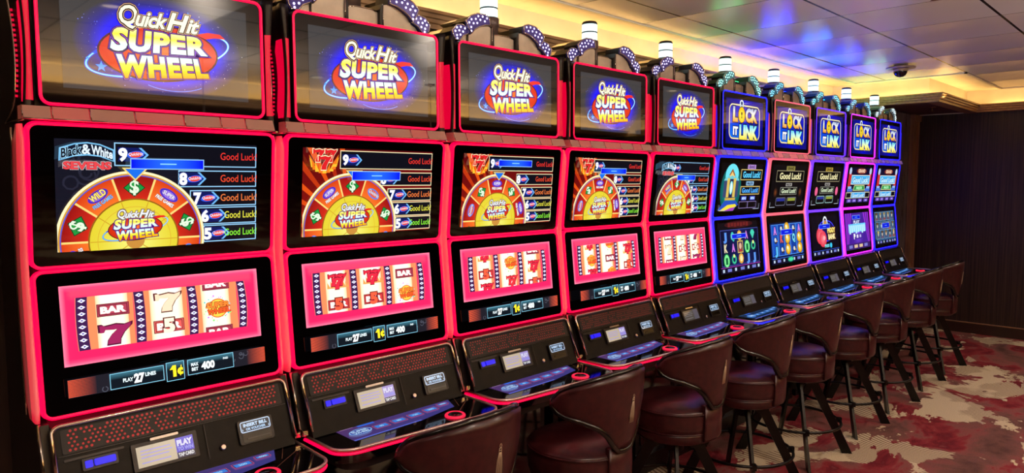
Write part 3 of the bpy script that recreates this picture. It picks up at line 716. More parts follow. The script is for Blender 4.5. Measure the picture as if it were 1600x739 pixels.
def bonus(a, x, y, s, rot, kind):
    c, q = cos(rot), sin(rot); R = lambda u, v: (x + s * (u * c - v * q), y + s * (u * q + v * c))
    if kind == 'hit':
        a.ell(x, y, 2.6 * s, 1.5 * s, (60, 130, 235), rot, 20); a.ell(x, y, 2.0 * s, 1.1 * s, (235, 90, 60), rot, 20)
        a.text('QuickHit', (R(-2.3, -0.7), R(2.3, -0.5), R(2.4, 0.9), R(-2.2, 0.7)), (240, 245, 255), 0.015, ((0.06, (20, 40, 120)),), 0.0); return
    a.ell(*R(0, 0.7), 2.7 * s, 1.4 * s, (70, 50, 190), rot, 20); a.ell(*R(0, 0.7), 2.1 * s, 1.0 * s, (150, 110, 230), rot, 20)
    if kind == 'wild': a.text('WILD', (R(-2.1, 0), R(2.1, 0), R(2.1, 1.7), R(-2.1, 1.7)), (250, 226, 120), 0.04, ((0.09, (90, 20, 30)),))
    else: a.text('SUPER', (R(-1.8, 0.2), R(1.8, 0.2), R(1.8, 1.3), R(-1.8, 1.3)), (230, 220, 250), 0.04, ((0.09, (50, 20, 110)),))
    a.text('FREE GAMES', (R(-2.7, -1.7), R(2.7, -1.7), R(2.7, -0.7), R(-2.7, -0.7)), (120, 190, 255) if kind == 'wild' else (250, 250, 250), 0.03, ((0.07, (20, 14, 60)),))
def seven(a, x, y, s, fill, edge, asp=1.0):
    P = [(-1.0, 1.0), (-0.98, 0.25), (-0.72, 0.25), (-0.62, 0.52), (-0.1, 0.45), (0.18, 0.48), (-0.2, 0.0), (-0.45, -0.5), (-0.52, -1.0), (0.32, -1.0), (0.36, -0.5), (0.62, 0.1), (1.08, 0.72), (1.12, 1.05), (0.6, 0.86), (0.1, 1.0), (-0.3, 0.92), (-0.62, 0.86), (-0.75, 1.0)]
    F_ = [(18, 0, 1, 2, 3, 17), (17, 3, 4, 16), (16, 4, 5, 15), (15, 5, 12, 14), (14, 12, 13), (5, 6, 11, 12), (6, 7, 10, 11), (7, 8, 9, 10)]
    for g, c in ((1.14, edge), (1.0, fill)): a.raw([(x + px * s * g, y + py * s / asp * g) for px, py in P], F_, c)
def bar(a, x, y, s, txt='BAR', c=(168, 58, 78), ink=(250, 236, 226)):
    a.rect(x - 2.9 * s, x + 2.9 * s, y - 1.25 * s, y + 1.25 * s, (90, 30, 44)); a.rect(x - 2.75 * s, x + 2.75 * s, y - 1.1 * s, y + 1.1 * s, c); a.frame(x - 2.55 * s, x + 2.55 * s, y - 0.95 * s, y + 0.95 * s, 0.12 * s, (70, 24, 36))
    a.text(txt, ((x - 2.3 * s, y - 0.7 * s), (x + 2.3 * s, y - 0.7 * s), (x + 2.3 * s, y + 0.7 * s), (x - 2.3 * s, y + 0.7 * s)), ink, 0.06)

def art_wheel(theme, order, blue):
    """theme 'bw' or 'fire'; order: the segments from the top one outwards; blue: message box (x0, x1, y0, y1)"""
    x0, x1, y0, y1 = -27.0, 27.1, 3.7, 33.4; a = Art(1.15, (x0, x1, y0, y1)); rnd = random.Random(8)
    line = (150, 205, 245) if theme == 'bw' else (240, 224, 176)
    if theme == 'bw':
        a.rect(x0, x1, y0, y1, (22, 22, 34))
        for i in range(16):
            cx, cy, r = -25 + 10 * rnd.random(), 14 + 15 * rnd.random(), 1 + 1.5 * rnd.random(); a.arc(cx, cy, r, r, 0.5, (38, 38, 54), 360 * rnd.random(), 360 + 200 * rnd.random(), n=12)
    else:
        a.rect(x0, x1, y0, y1, lambda x, y: mix((150, 22, 14), (84, 8, 12), (y - 4) / 30), [((0, 20), (0, 1))])
        for i in range(9):
            t = radians(96 + 11 * i); a.poly([(-8.4, 6), (-8.4 + 40 * cos(t), 6 + 40 * sin(t)), (-8.4 + 40 * cos(t + 0.07), 6 + 40 * sin(t + 0.07))], mix((230, 84, 20), (170, 40, 16), rnd.random()))
    # prize list
    rows = [(-13.1, 26.5, 32.85, 9, (232, 52, 44)), (3.6, 20.6, 25.5, 8, (238, 74, 44)), (6.8, 14.9, 19.7, 7, (240, 122, 60)), (8.8, 9.4, 14.6, 6, (232, 226, 70)), (10.7, 4.1, 9.2, 5, (140, 240, 60))]
    for bx, b0, b1, num, c in rows:
        a.rect(bx, 27.0, b0, b1, (16, 15, 24)); a.frame(bx, 27.0, b0, b1, 0.3, line); my = (b0 + b1) / 2
        nx = {9: -10.9, 8: 5.0, 7: 9.0, 6: 11.2, 5: 12.0}[num]
        a.poly([(nx - 1.4, my - 1.9), (nx + 4.6, my - 1.9), (nx + 6.4, my), (nx + 4.6, my + 1.9), (nx - 1.4, my + 1.9), (nx - 0.6, my)], (18, 26, 90))
        a.raw([(nx + 4.0, my - 1.9), (nx + 4.7, my - 1.9), (nx + 6.6, my), (nx + 4.7, my + 1.9), (nx + 4.0, my + 1.9), (nx + 5.9, my)], [(0, 1, 2, 5), (5, 2, 3, 4)], (110, 180, 240))
        mini_logo(a, nx + 3.2, my, 1.0)
        a.tline(str(num), nx - 1.2, my - 1.6, 3.3, WHITE, 2.3, 0.05, outline=((0.09, (30, 50, 140)),))
        gx = 15.8 if num > 6 else 17.0
        a.tline('Good Luck!', gx, my - 0.9, 2.2, c, 27.2 - gx - 0.1, 0.004)
    # wheel
    wx, wy = -8.4, 6.0
    a.ell(wx, wy, 19.3, 19.3, (120, 90, 40), 0, 64); a.arc(wx, wy, 18.9, 18.9, 0.7, (250, 240, 190), 0, 360, n=72); a.arc(wx, wy, 18.35, 18.35, 0.45, (210, 150, 50), 0, 360, n=72); a.arc(wx, wy, 18.0, 18.0, 0.3, (90, 80, 210), 0, 360, n=72)
    for k in range(10):
        mid = 90 - 36 * k; dark = k % 2 == 0
        cc = ((206, 42, 26), (150, 20, 20)) if dark else ((244, 116, 40), (214, 62, 24))
        a.sector(wx, wy, 11.4, 17.8, mid - 18, mid + 18, (lambda c: (lambda x, y: mix(c[0], c[1], (math.hypot(x - wx, y - wy) - 11.4) / 6.4)))(cc), 12)
    for k in range(10):
        t = radians(72 + 36 * k); d = (cos(t), sin(t)); nn = (-d[1] * 0.28, d[0] * 0.28)
        a.poly([(wx + d[0] * 11.4 + nn[0], wy + d[1] * 11.4 + nn[1]), (wx + d[0] * 17.8 + nn[0], wy + d[1] * 17.8 + nn[1]), (wx + d[0] * 17.8 - nn[0], wy + d[1] * 17.8 - nn[1]), (wx + d[0] * 11.4 - nn[0], wy + d[1] * 11.4 - nn[1])], (250, 214, 120))
    for i, kd in enumerate(order):
        t = radians(90 + 36 * i); sy = [(t, 1)] if i == 0 else [(t, 1), (pi - t, -1)]
        for tt, sg in sy:
            kk = kd if isinstance(kd, str) else kd[0 if sg > 0 else 1]; px, py = wx + 14.7 * cos(tt), wy + 14.6 * sin(tt); rot = tt - pi / 2
            if kk == '$': dollar(a, px, py, 1.1, rot)
            else: bonus(a, px, py, 1.05, rot, kk)
    a.ell(wx, wy, 11.7, 11.7, (150, 96, 26), 0, 56); a.ell(wx, wy, 11.3, 11.3, (238, 236, 120), 0, 56, rim=(224, 206, 52))
    for k in range(10):
        t = radians(72 + 36 * k); d = (cos(t), sin(t)); nn = (-d[1] * 0.12, d[0] * 0.12)
        a.poly([(wx + d[0] * 2 + nn[0], wy + d[1] * 2 + nn[1]), (wx + d[0] * 11.2 + nn[0], wy + d[1] * 11.2 + nn[1]), (wx + d[0] * 11.2 - nn[0], wy + d[1] * 11.2 - nn[1]), (wx + d[0] * 2 - nn[0], wy + d[1] * 2 - nn[1])], (206, 160, 40))
    a.arc(wx, wy, 9.4, 9.4, 0.16, (214, 170, 50), 0, 360, n=56)
    a.ell(wx, wy, 2.4, 2.4, (200, 140, 60), 0, 24)
    wheel_logo(a, wx + 0.2, wy + 3.6, 0.44, True, (235, 240, 250))
    # pointer
    a.poly([(wx - 3.4, 26.2), (wx + 3.4, 26.2), (wx, 22.6)], (240, 214, 120)); a.poly([(wx - 2.6, 25.9), (wx + 2.6, 25.9), (wx, 23.1)], (30, 110, 230))
    if theme == 'bw':
        for c, d in (((120, 190, 235), 0.0), ((20, 26, 44), 0.35)):
            a.raw([(-26.6 + d, 27.8 + d), (-26.4 + d, 31.2 - d), (-23, 32.4 - d), (-20, 32.8 - d), (-17, 32.4 - d), (-13.6 - d, 31.0 - d), (-13.6 - d, 27.7 + d), (-17, 29.0 + d), (-20, 29.3 + d), (-23, 29.0 + d)], [(0, 1, 2, 9), (9, 2, 3, 8), (8, 3, 4, 7), (7, 4, 5, 6)], c)
        a.text('Black', ((-26.0, 28.5), (-21.4, 29.6), (-21.4, 32.2), (-26.0, 31.0)), (20, 22, 34), 0.03, ((0.08, (170, 220, 250)),))
        a.text('&', ((-21.3, 29.6), (-19.2, 29.6), (-19.2, 32.2), (-21.3, 32.2)), (225, 240, 255), 0.03); a.text('White', ((-19.1, 29.6), (-14.0, 28.4), (-14.0, 30.9), (-19.1, 32.2)), (225, 240, 255), 0.03)
        a.text('SEVENS', ((-25.6, 25.6), (-14.4, 25.6), (-14.4, 27.7), (-25.6, 27.7)), (230, 70, 76), 0.05, ((0.10, (235, 225, 230)), (0.075, (70, 10, 20))))
    else:
        for i in range(11):
            t = pi * (i / 10) * 1.1 - 0.1; x, y = -20.3 + 4.0 * cos(t + pi), 28.0 - 2.6 * sin(t); a.poly([(x - 0.8, y - 0.3), (x + 0.8, y - 0.3), (x + 1.6 * cos(t + pi) * 1.0, y + 3.0)], (250, 190, 50) if i % 2 else (240, 120, 30))
        for dx, dy, s in ((-2.2, 1.4, 2.1), (2.2, 1.4, 2.1), (0, -1.0, 2.3)): seven(a, -20.2 + dx, 29.6 + dy, s, (220, 34, 40), (250, 226, 180))
    bx0, bx1, b0, b1 = blue
    a.rect(bx0, bx1, b0, b1, (150, 200, 250)); a.rect(bx0 + 0.25, bx1 - 0.25, b0 + 0.25, b1 - 0.25, lambda x, y: mix((40, 110, 255), (6, 10, 235), abs(x - (bx0 + bx1) / 2) / (bx1 - bx0) * 2.6), [(((bx0 + bx1) / 2, 0), (1, 0))])
    a.rect((bx0 + bx1) / 2 - 2.2, (bx0 + bx1) / 2 + 2.2, (b0 + b1) / 2 - 0.12, (b0 + b1) / 2 + 0.18, (150, 220, 255))
    return a

def art_reels(syms):
    """syms: three columns of (kind, y) from the top down"""
    a = Art(1.42, (-27.2, 27.0, 12.3, 33.7))
    hot = (255, 34, 92)
    def fld(x, y):
        d = min(x + 27.2, 27.0 - x, y - 12.3, 33.7 - y); return mix((255, 120, 150), hot, d / 1.4) if d < 1.4 else mix(hot, (252, 70, 104), max(0, 1 - abs(y - 31.5) / 2.5))
    vs = []; fs = []; nx, ny = 40, 24
    for j in range(ny + 1):
        for i in range(nx + 1): vs.append((-27.2 + 54.2 * i / nx, 12.3 + 21.4 * j / ny))
    for j in range(ny):
        for i in range(nx): q = j * (nx + 1) + i; fs.append((q, q + 1, q + nx + 2, q + nx + 1))
    a.raw(vs, fs, fld)
    Y0, Y1 = 16.0, 30.3
    def band(xa, xb, c, side=0):
        """upright strip with the slight barrel bow of the reels"""
        n = 10; L_ = []; 
        for i in range(n + 1):
            t = i / n; bow = 0.55 * (1 - (2 * t - 1) ** 2) * side; L_.append((xa + bow, xb + bow, Y0 + (Y1 - Y0) * t))
        vs = [p for xa_, xb_, y in L_ for p in ((xa_, y), (xb_, y))]; a.raw(vs, [(2 * i, 2 * i + 1, 2 * i + 3, 2 * i + 2) for i in range(n)], c); return L_
    for x in ((-23.5, -9.5), (-9.5, 5.1), (5.1, 20.0)):
        band(x[0] + 1, x[1], (255, 132, 86), 0)
    for (xs, xe) in ((-18.9, -10.9), (-5.2, 3.8), (9.2, 17.6)):
        n = 12; m = 12; vs = []; fs = []
        for j in range(m + 1):
            for i in range(n + 1): vs.append((xs + (xe - xs) * i / n, Y0 + (Y1 - Y0) * j / m))
        for j in range(m):
            for i in range(n): q = j * (n + 1) + i; fs.append((q, q + 1, q + n + 2, q + n + 1))
        def cr(x, y, xs=xs, xe=xe):
            e = min(x - xs, xe - x) / 1.2; t = abs(y - 23.2) / 7.2
            return mix((255, 196, 150), mix((255, 250, 214), (250, 206, 240), t ** 2 * 0.8 * (0.5 + 0.5 * sin(x * 0.7 + y * 0.4))), e)
        a.raw(vs, fs, cr)
    for xs, xe, sd in ((-23.5, -20.8, -0.5), (-9.4, -6.8, 0.4), (5.0, 7.5, 0.7), (19.8, 22.2, 1.0)):
        L_ = band(xs - 0.15, xe + 0.15, (235, 120, 96), sd); band(xs, xe, (60, 30, 74), sd)
        for i in range(8):
            y = Y0 + 1.0 + i * 1.76; t = (y - Y0) / (Y1 - Y0); bow = 0.55 * (1 - (2 * t - 1) ** 2) * sd; x = (xs + xe) / 2 + bow
            a.poly([(x - 0.95, y), (x, y - 0.55), (x + 0.95, y), (x, y + 0.55)], (235, 235, 255)); a.poly([(x - 0.4, y), (x, y - 0.22), (x + 0.4, y), (x, y + 0.22)], (60, 40, 150))
    a.clip = (-27.2, 27.0, Y0, Y1)
    for cx, col in zip((-14.9, -0.7, 13.4), syms):
        for kind, y in col:
            if kind == 'BAR': bar(a, cx, y, 1.4)
            elif kind == '5': 
                bar(a, cx, y, 1.45, 'B  R', (220, 90, 84)); a.text('5', ((cx - 1.6, y - 2.1), (cx + 1.6, y - 2.1), (cx + 1.6, y + 2.2), (cx - 1.6, y + 2.2)), (252, 226, 200), 0.06, ((0.12, (90, 30, 36)),))
            elif kind == '5R':
                bar(a, cx, y, 1.45, 'B  R', (206, 60, 60)); a.text('5', ((cx - 1.6, y - 2.1), (cx + 1.6, y - 2.1), (cx + 1.6, y + 2.2), (cx - 1.6, y + 2.2)), (250, 90, 60), 0.06, ((0.12, (90, 24, 30)),))
            elif kind == '7': seven(a, cx, y, 3.7, (150, 36, 86), (76, 18, 48), 1.42)
            elif kind == '7w': seven(a, cx, y, 3.3, (252, 208, 176), (84, 36, 40), 1.3)
            elif kind == '77':
                for dx, dy in ((-1.3, 0.5), (1.3, 0.5), (0, -0.7)): seven(a, cx + dx, y + dy, 1.9, (222, 50, 60), (120, 20, 34))
            elif kind == 'fire7':
                for i in range(7): a.poly([(cx - 4 + i * 1.2, y - 2.2), (cx - 2.6 + i * 1.2, y - 2.2), (cx - 3.8 + i * 1.15, y + 0.6 * (i % 2))], (250, 150, 80))
                for dx, dy in ((-1.4, 0.6), (1.4, 0.6), (0, -0.5)): seven(a, cx + dx, y + dy, 2.0, (216, 40, 62), (126, 20, 40))
            elif kind == 'sw':
                rnd = random.Random(4)
                for i in range(34):
                    t = rnd.random() * 6.28; r = 2.8 + 1.8 * rnd.random(); x, yy = cx + r * cos(t), y + r * 0.85 * sin(t); w = 0.18 + 0.22 * rnd.random(); a.poly([(x - w, yy), (x, yy - w), (x + w, yy), (x, yy + w)], ((60, 190, 200), (120, 220, 120), (250, 200, 80), (200, 120, 220))[i % 4])
                a.ell(cx, y, 2.9, 2.9, (220, 90, 40), 0, 28); a.ell(cx, y, 2.6, 2.6, (250, 196, 70), 0, 28)
                a.text('SUPER', ((cx - 3.6, y + 0.1), (cx + 3.6, y + 0.3), (cx + 3.4, y + 1.9), (cx - 3.4, y + 1.9)), (250, 130, 50), 0.05, ((0.11, (110, 30, 20)),), 0.1); a.text('WHEEL', ((cx - 3.2, y - 1.8), (cx + 3.8, y - 1.4), (cx + 3.6, y + 0.1), (cx - 3.2, y - 0.2)), (240, 90, 40), 0.05, ((0.11, (110, 30, 20)),), 0.1)
    a.clip = None
    # information strip below the reels
    a.rect(-27.2, 26.7, 4.2, 9.1, (30, 28, 36)); rnd = random.Random(2)
    for i in range(20):
        cx, cy, r = -20 + 41 * rnd.random(), 4.9 + 3.2 * rnd.random(), 0.4 + 0.6 * rnd.random(); a.arc(cx, cy, r, r, 0.25, (70, 72, 84), 360 * rnd.random(), 360 + 200 * rnd.random(), n=10)
    for s in (-1, 1):
        for i in range(13):
            y = 4.45 + i * 0.36; xa, xb = (-27.2, -20.6) if s < 0 else (21.0, 26.7)
            a.rect(xa, xb, y, y + 0.17, lambda x, yy, xa=xa, xb=xb, s=s: mix((252, 96, 60), (60, 36, 40), (x - xa) / (xb - xa) if s < 0 else (xb - x) / (xb - xa)))
    for bx0, bx1, b0, b1 in ((-17.4, -3.5, 4.5, 8.8), (-2.9, 2.1, 3.8, 9.2), (3.0, 16.6, 4.5, 9.0)):
        a.rect(bx0, bx1, b0, b1, lambda x, y, b0=b0, b1=b1: mix((16, 22, 30), (70, 130, 150), max(0, (y - b0) / (b1 - b0) * 2 - 1.2)), [((0, b0 + (b1 - b0) * 0.6), (0, 1))]); a.frame(bx0, bx1, b0, b1, 0.16, (130, 200, 225))
    a.tline('PLAY', -14.2, 6.0, 1.0, (220, 235, 240), 2.6, 0.04); a.tline('27', -11.4, 5.4, 2.3, WHITE, 2.7, 0.06); a.tline('LINES', -8.5, 6.6, 1.0, (220, 235, 240), 2.8, 0.04)
    a.poly([(-2.0, 7.0), (-1.1, 8.2), (-0.2, 8.2), (-0.2, 4.9), (-1.1, 4.9), (-1.1, 7.0)], (255, 226, 40)); a.tline('c', 0.1, 5.5, 2.6, (255, 226, 40), 1.6, 0.05); a.poly([(0.75, 5.0), (1.0, 5.0), (1.35, 8.0), (1.1, 8.0)], (255, 226, 40))
    a.tline('MAX', 4.0, 7.0, 0.95, (220, 235, 240), 2.1, 0.04); a.tline('BET', 4.1, 5.6, 0.95, (220, 235, 240), 1.9, 0.04); a.tline('400', 6.9, 5.6, 2.1, (240, 250, 250), 3.9, 0.05)
    a.tline('PAID', 13.4, 7.4, 0.6, (220, 235, 240), 1.5, 0.04)
    return a

def art_lock():
    a = Art(1.15); rnd = random.Random(1)
    a.rect(-25.2, 24.8, 2.8, 30.6, lambda x, y: mix((4, 6, 215), (6, 12, 96), abs(x) / 34 + abs(y - 17) / 60), [((0, 17), (0, 1)), ((0, 17), (1, 0)), ((-12, 0), (1, 0)), ((12, 0), (1, 0))])
    o = rrect(-20.8, 19.6, 6.2, 27.0, 4.0); a.poly(o, lambda x, y: mix((10, 120, 250), (6, 16, 190), (y - 6) / 20 + (x + 20) / 60), [((0, 16), (0, 1)), ((0, 16), (1, 0))])
    a.rframe(-21.6, 20.2, 5.6, 27.8, 4.6, 1.4, (90, 70, 40)); a.rframe(-21.3, 19.9, 5.9, 27.5, 4.3, 0.75, (250, 236, 190))
    a.ell(-5.2, 28.3, 2.6, 2.2, (230, 240, 245), 0, 24); a.ell(-5.2, 28.4, 1.5, 1.2, (40, 60, 110), 0, 20); a.rect(-7.6, -2.8, 25.4, 27.4, (180, 200, 215))
    g = ramp((0, (230, 140, 40)), (0.4, (240, 220, 150)), (0.7, (220, 225, 235)), (1, (150, 170, 215)))
    g2 = ramp((0, (250, 220, 50)), (0.35, (250, 245, 150)), (0.7, (190, 245, 235)), (1, (90, 210, 245)))
    ol = ((0.13, (10, 20, 90)), (0.09, (20, 30, 60)))
    a.text('L', ((-16.6, 16.6), (-10.2, 16.6), (-10.4, 26.0), (-16.4, 26.0)), g, 0.06, ol, 0, (0.4, 0.7))
    a.text('CK', ((0.0, 16.8), (16.6, 16.8), (16.4, 26.0), (0.2, 26.0)), g, 0.06, ol, 0, (0.4, 0.7))
    a.ell(-5.2, 21.2, 4.8, 5.3, (60, 40, 10), 0, 32); a.ell(-5.2, 21.2, 4.3, 4.8, (255, 244, 90), 0, 32, rim=(240, 186, 10)); a.ell(-5.2, 22.0, 1.1, 1.1, (60, 34, 10), 0, 16); a.poly([(-5.9, 19.0), (-4.5, 19.0), (-4.9, 22), (-5.5, 22)], (60, 34, 10))
    a.text('IT', ((-16.4, 8.3), (-10.0, 8.3), (-10.0, 13.6), (-16.4, 13.6)), WHITE, 0.05, ol)
    a.text('LINK', ((-8.4, 5.8), (16.8, 6.0), (16.6, 15.2), (-8.2, 15.2)), g2, 0.06, ol, 0, (0.35, 0.7), 0.98)
    return a
def goodluck(a, x0, x1, y0, y1, fr, col, bg=(10, 12, 22), fill=0.8):
    a.rect(x0, x1, y0, y1, fr); a.rect(x0 + 0.5, x1 - 0.5, y0 + 0.5, y1 - 0.5, bg); h = (y1 - y0) * 0.56
    a.tline('Good Luck!', (x0 + x1) / 2, (y0 + y1) / 2 - h * 0.45, h, col, (x1 - x0) * fill, 0.035, 'c', outline=((0.07, (20, 24, 40)),))
def plaque(a, x, y, w, h, txt, c, bg):
    a.rect(x - w / 2, x + w / 2, y - h / 2, y + h / 2, bg); a.tline(txt, x, y - h * 0.32, h * 0.66, c, w * 0.8, 0.05, 'c')
def corners(a, c=(210, 220, 240)):
    for s in (-1, 1): a.rect(s * 27 if s < 0 else 19, s * 27 if s > 0 else -19, 3.8, 4.1, c); a.rect(s * 27 - 0.12, s * 27 + 0.12, 3.8, 7.5, c)
def msg(a, x0, x1, y0, y1):
    a.rect(x0, x1, y0, y1, (140, 180, 250)); a.rect(x0 + 0.3, x1 - 0.3, y0 + 0.3, y1 - 0.3, (10, 30, 225)); a.rect((x0 + x1) / 2 - 3, (x0 + x1) / 2 + 3, (y0 + y1) / 2 - 0.2, (y0 + y1) / 2 + 0.2, (120, 190, 255))
def art_castle():
    a = Art(1.1, (-28, 27.5, 3.2, 33.5)); a.rect(-28, 27.5, 3.2, 33.5, (14, 10, 12))
    a.ell(-13.5, 17, 13.2, 15.5, (20, 190, 170), 0, 40, rim=(8, 92, 92)); a.ell(-13.6, 26, 8.4, 7.0, (110, 225, 240), 0, 30)
    a.poly([(-19.5, 24), (-7.5, 24), (-13.5, 30)], (150, 90, 40)); a.poly([(-18.2, 24), (-8.8, 24), (-13.5, 28.2)], (240, 200, 120))
    for x, w, y0, y1, c in ((-21, 2.0, 12, 22.5, (60, 70, 110)), (-6, 2.0, 12, 22.5, (60, 70, 110)), (-13.5, 5.0, 11, 23.5, (34, 40, 84)), (-17.5, 1.6, 12, 24, (220, 190, 90)), (-9.5, 1.6, 12, 24, (220, 190, 90))):
        a.rect(x - w, x + w, y0, y1, c); a.poly([(x - w - 0.5, y1), (x + w + 0.5, y1), (x, y1 + 2.4)], (110, 200, 210))
    a.ell(-13.5, 18, 2.0, 4.2, (150, 240, 250), 0, 20); a.ell(-13.5, 18, 1.0, 3.2, (240, 250, 240), 0, 20)
    a.rect(-20, -7, 10.2, 11.6, (210, 170, 70)); a.poly([(-28, 4), (-20, 10), (-6, 9.8), (-2, 7.2), (-9, 3.8)], (40, 80, 190)); a.poly([(-26, 3.6), (-16, 7.2), (-6, 7.6), (-4, 6.2), (-16, 3.4)], (240, 220, 60)); a.poly([(-20, 3.4), (-12, 5.2), (-6, 5.6), (-8, 3.4)], (170, 60, 190))
    plaque(a, 11.6, 31.4, 11, 2.8, 'GRAND', (70, 40, 110), (190, 150, 220)); goodluck(a, -2.4, 27, 22.8, 29.8, (220, 190, 110), (90, 205, 250), fill=0.82)
    plaque(a, 11.2, 20.7, 10, 2.6, 'MAJOR', (30, 40, 80), (150, 200, 240)); goodluck(a, -1.0, 25.6, 13.4, 18.9, (220, 190, 110), (80, 170, 250), fill=0.85)
    for x in (4.7, 16.6): plaque(a, x, 11.1, 7, 2.6, 'MINI', (190, 220, 255), (40, 50, 190)); a.frame(x - 6, x + 6, 4.6, 9.0, 0.3, (150, 130, 190))
    corners(a, (190, 200, 230)); return a
def art_blackluck(c1, c2, sidec):
    a = Art(1.05, (-28, 27.5, 3.2, 33.5)); a.rect(-28, 27.5, 3.2, 33.5, (14, 11, 14))
    plaque(a, 0.8, 31.2, 14, 3.0, 'GRAND', (60, 50, 30), c1); goodluck(a, -21.2, 24.3, 21.6, 29.6, (150, 140, 110), (235, 225, 170), (8, 8, 10), 0.78)
    plaque(a, 0.4, 19.6, 10, 2.2, 'MAJOR', (40, 40, 44), (170, 165, 160)); goodluck(a, -13, 15, 12.4, 17.8, (130, 130, 120), (210, 225, 190), (8, 8, 10), 0.85)
    for x, c in ((-10.2, (40, 50, 150)), (7.6, (150, 160, 60))): a.rframe(x - 8, x + 7.6, 4.8, 10.6, 1.4, 0.5, c2); a.rect(x - 6.5, x + 6, 8.0, 10.0, c)
    for s in (-1, 1): a.ell(s * 20.5, 14.2, 3.8, 4.2, sidec, 0, 20, rim=(14, 11, 14))
    if sidec[0] > 200 and sidec[1] < 120:
        for s in (-1, 1): a.ell(s * 20.5, 14.2, 2.6, 3.4, (240, 100, 150), 0, 18)
    corners(a); return a
def art_bluegrand():
    a = Art(1.1, (-28, 28.5, 3.2, 33.5)); a.rect(-28, 28.5, 3.2, 33.5, (10, 10, 44))
    for s in (-1, 1):
        a.poly([(s * 21, 17), (s * 27, 17), (s * 27, 29), (s * 24, 30), (s * 21, 28)], (200, 40, 50)); a.ell(s * 24, 30.5, 2.8, 3.0, (180, 200, 230), 0, 18)
        a.rect(min(s * 15, s * 27), max(s * 15, s * 27), 13.2, 15.6, (70, 110, 210)); a.rect(min(s * 18, s * 26), max(s * 18, s * 26), 15.6, 17.6, (140, 180, 240)); a.rect(min(s * 16.4, s * 28), max(s * 16.4, s * 28), 7.6, 12.6, (230, 220, 190)); a.rect(min(s * 17, s * 27.4), max(s * 17, s * 27.4), 8.1, 12.1, (8, 8, 20))
    a.ell(1.6, 30.6, 12, 2.6, (120, 40, 30), 0, 24); a.tline('GRAND', 1.6, 29.4, 2.8, (240, 200, 170), 17, 0.06, 'c', outline=((0.1, (90, 30, 30)),))
    a.rect(-20.6, 23.6, 19.2, 27.2, (230, 230, 220)); a.rect(-20, 23, 19.8, 26.6, (60, 180, 245)); a.tline('Good Luck!', 1.5, 20.8, 4.6, (190, 235, 255), 38, 0.05, 'c', outline=((0.1, (20, 70, 150)),))
    a.poly([(-14, 14), (14.5, 14), (12, 18.6), (-11.5, 18.6)], (220, 220, 150)); a.poly([(-13, 14.5), (13.5, 14.5), (11.4, 18.1), (-11, 18.1)], (50, 150, 80)); a.tline('MAJOR', 0.4, 15.2, 2.2, (170, 240, 180), 14, 0.05, 'c')
    a.rect(-16.4, 16.4, 7.6, 12.8, (230, 220, 190)); a.rect(-15.9, 15.9, 8.0, 12.4, (60, 170, 240)); a.tline('Good Luck!', 0, 8.6, 3.0, (200, 240, 255), 28, 0.04, 'c', outline=((0.08, (20, 70, 150)),))
    for x in (-20, -8, 6, 20): a.rect(x - 4.5, x + 4.5, 4.2, 6.8, (110, 80, 190)); a.rect(x - 2, x + 2, 4.8, 6.2, (170, 150, 230))
    return a
def barstrip(a, c):
    a.rect(-27.6, 25.6, 3.4, 7.2, (16, 14, 40)); a.rect(-27.6, 25.6, 7.0, 7.3, c)
    for i, x in enumerate((-24.5, -17, -9, 0, 8, 16, 22.5)): a.rect(x - (1.2 if i % 2 == 0 else 2.6), x + (1.2 if i % 2 == 0 else 2.6), 4.3, 6.2, ((190, 210, 235), (110, 120, 200))[i % 2])
def art_temple():
    a = Art(1.1); a.rect(-27.6, 25.6, 3.4, 35.2, (16, 12, 20)); a.ell(0, 33.6, 19, 2.2, (60, 20, 24), 0, 24)
    for i, x in enumerate((-13, -9, -5, -1, 3, 7, 11)): a.rect(x - 1.6, x + 1.6, 32.2 + 0.4 * (i % 2), 34.8, (110, 34, 34))
    a.rect(-25, 25.2, 8.2, 30.2, lambda x, y: mix((20, 30, 90), (8, 12, 40), abs(x) / 26), [((0, 0), (1, 0))]); a.frame(-25.4, 25.6, 7.8, 30.6, 0.4, (70, 80, 170))
    xs = (-19.5, -9.8, -0.5, 8.8, 17.4); kinds = [['J', 'Q', 'f', 'A', 'd'], ['K', 'A', 'p', 'g', 'r'], ['g', 'r', 'f', 'J', 'J']]
    for r, y in enumerate((26.4, 19.0, 11.6)):
        for x, k in zip(xs, kinds[r]):
            if k in 'JQKA': a.tline(k, x, y - 2.2, 4.6, {'J': (90, 150, 240), 'Q': (60, 200, 190), 'K': (220, 210, 170), 'A': (210, 120, 220)}[k], 4.4, 0.07, 'c', outline=((0.13, (30, 30, 70)),))
            elif k == 'g': a.ell(x, y - 0.3, 4.0, 4.6, (20, 120, 60), 0, 24); a.ell(x, y - 0.3, 3.3, 3.9, (130, 240, 150), 0, 24); a.rect(x - 1.4, x + 1.4, y - 2.6, y + 1.6, (20, 100, 60))
            elif k == 'p': a.rect(x - 3.6, x + 3.6, y - 3.8, y + 4.0, (220, 190, 90)); a.rect(x - 3, x + 3, y - 3.2, y + 3.4, (90, 60, 80)); a.ell(x, y + 0.6, 1.7, 2.0, (225, 180, 150), 0, 18); a.rect(x - 2, x + 2, y - 3.2, y - 1.4, (170, 60, 60))
            elif k == 'f': a.ell(x, y, 3.2, 3.4, (230, 170, 60), 0, 8); a.ell(x, y, 1.9, 2.1, (250, 230, 170), 0, 8)
            elif k == 'd': a.poly([(x - 3, y + 1), (x, y - 3), (x + 3, y + 1), (x + 1.4, y + 3), (x - 1.4, y + 3)], (70, 210, 180))
            else: a.arc(x, y, 2.3, 2.3, 1.2, (60, 200, 150), 0, 360, n=20); a.ell(x, y + 2.2, 1.2, 1.2, (230, 240, 140), 0, 10)
    barstrip(a, (190, 60, 200)); msg(a, -11.6, 7.6, 24.6, 27.6); return a
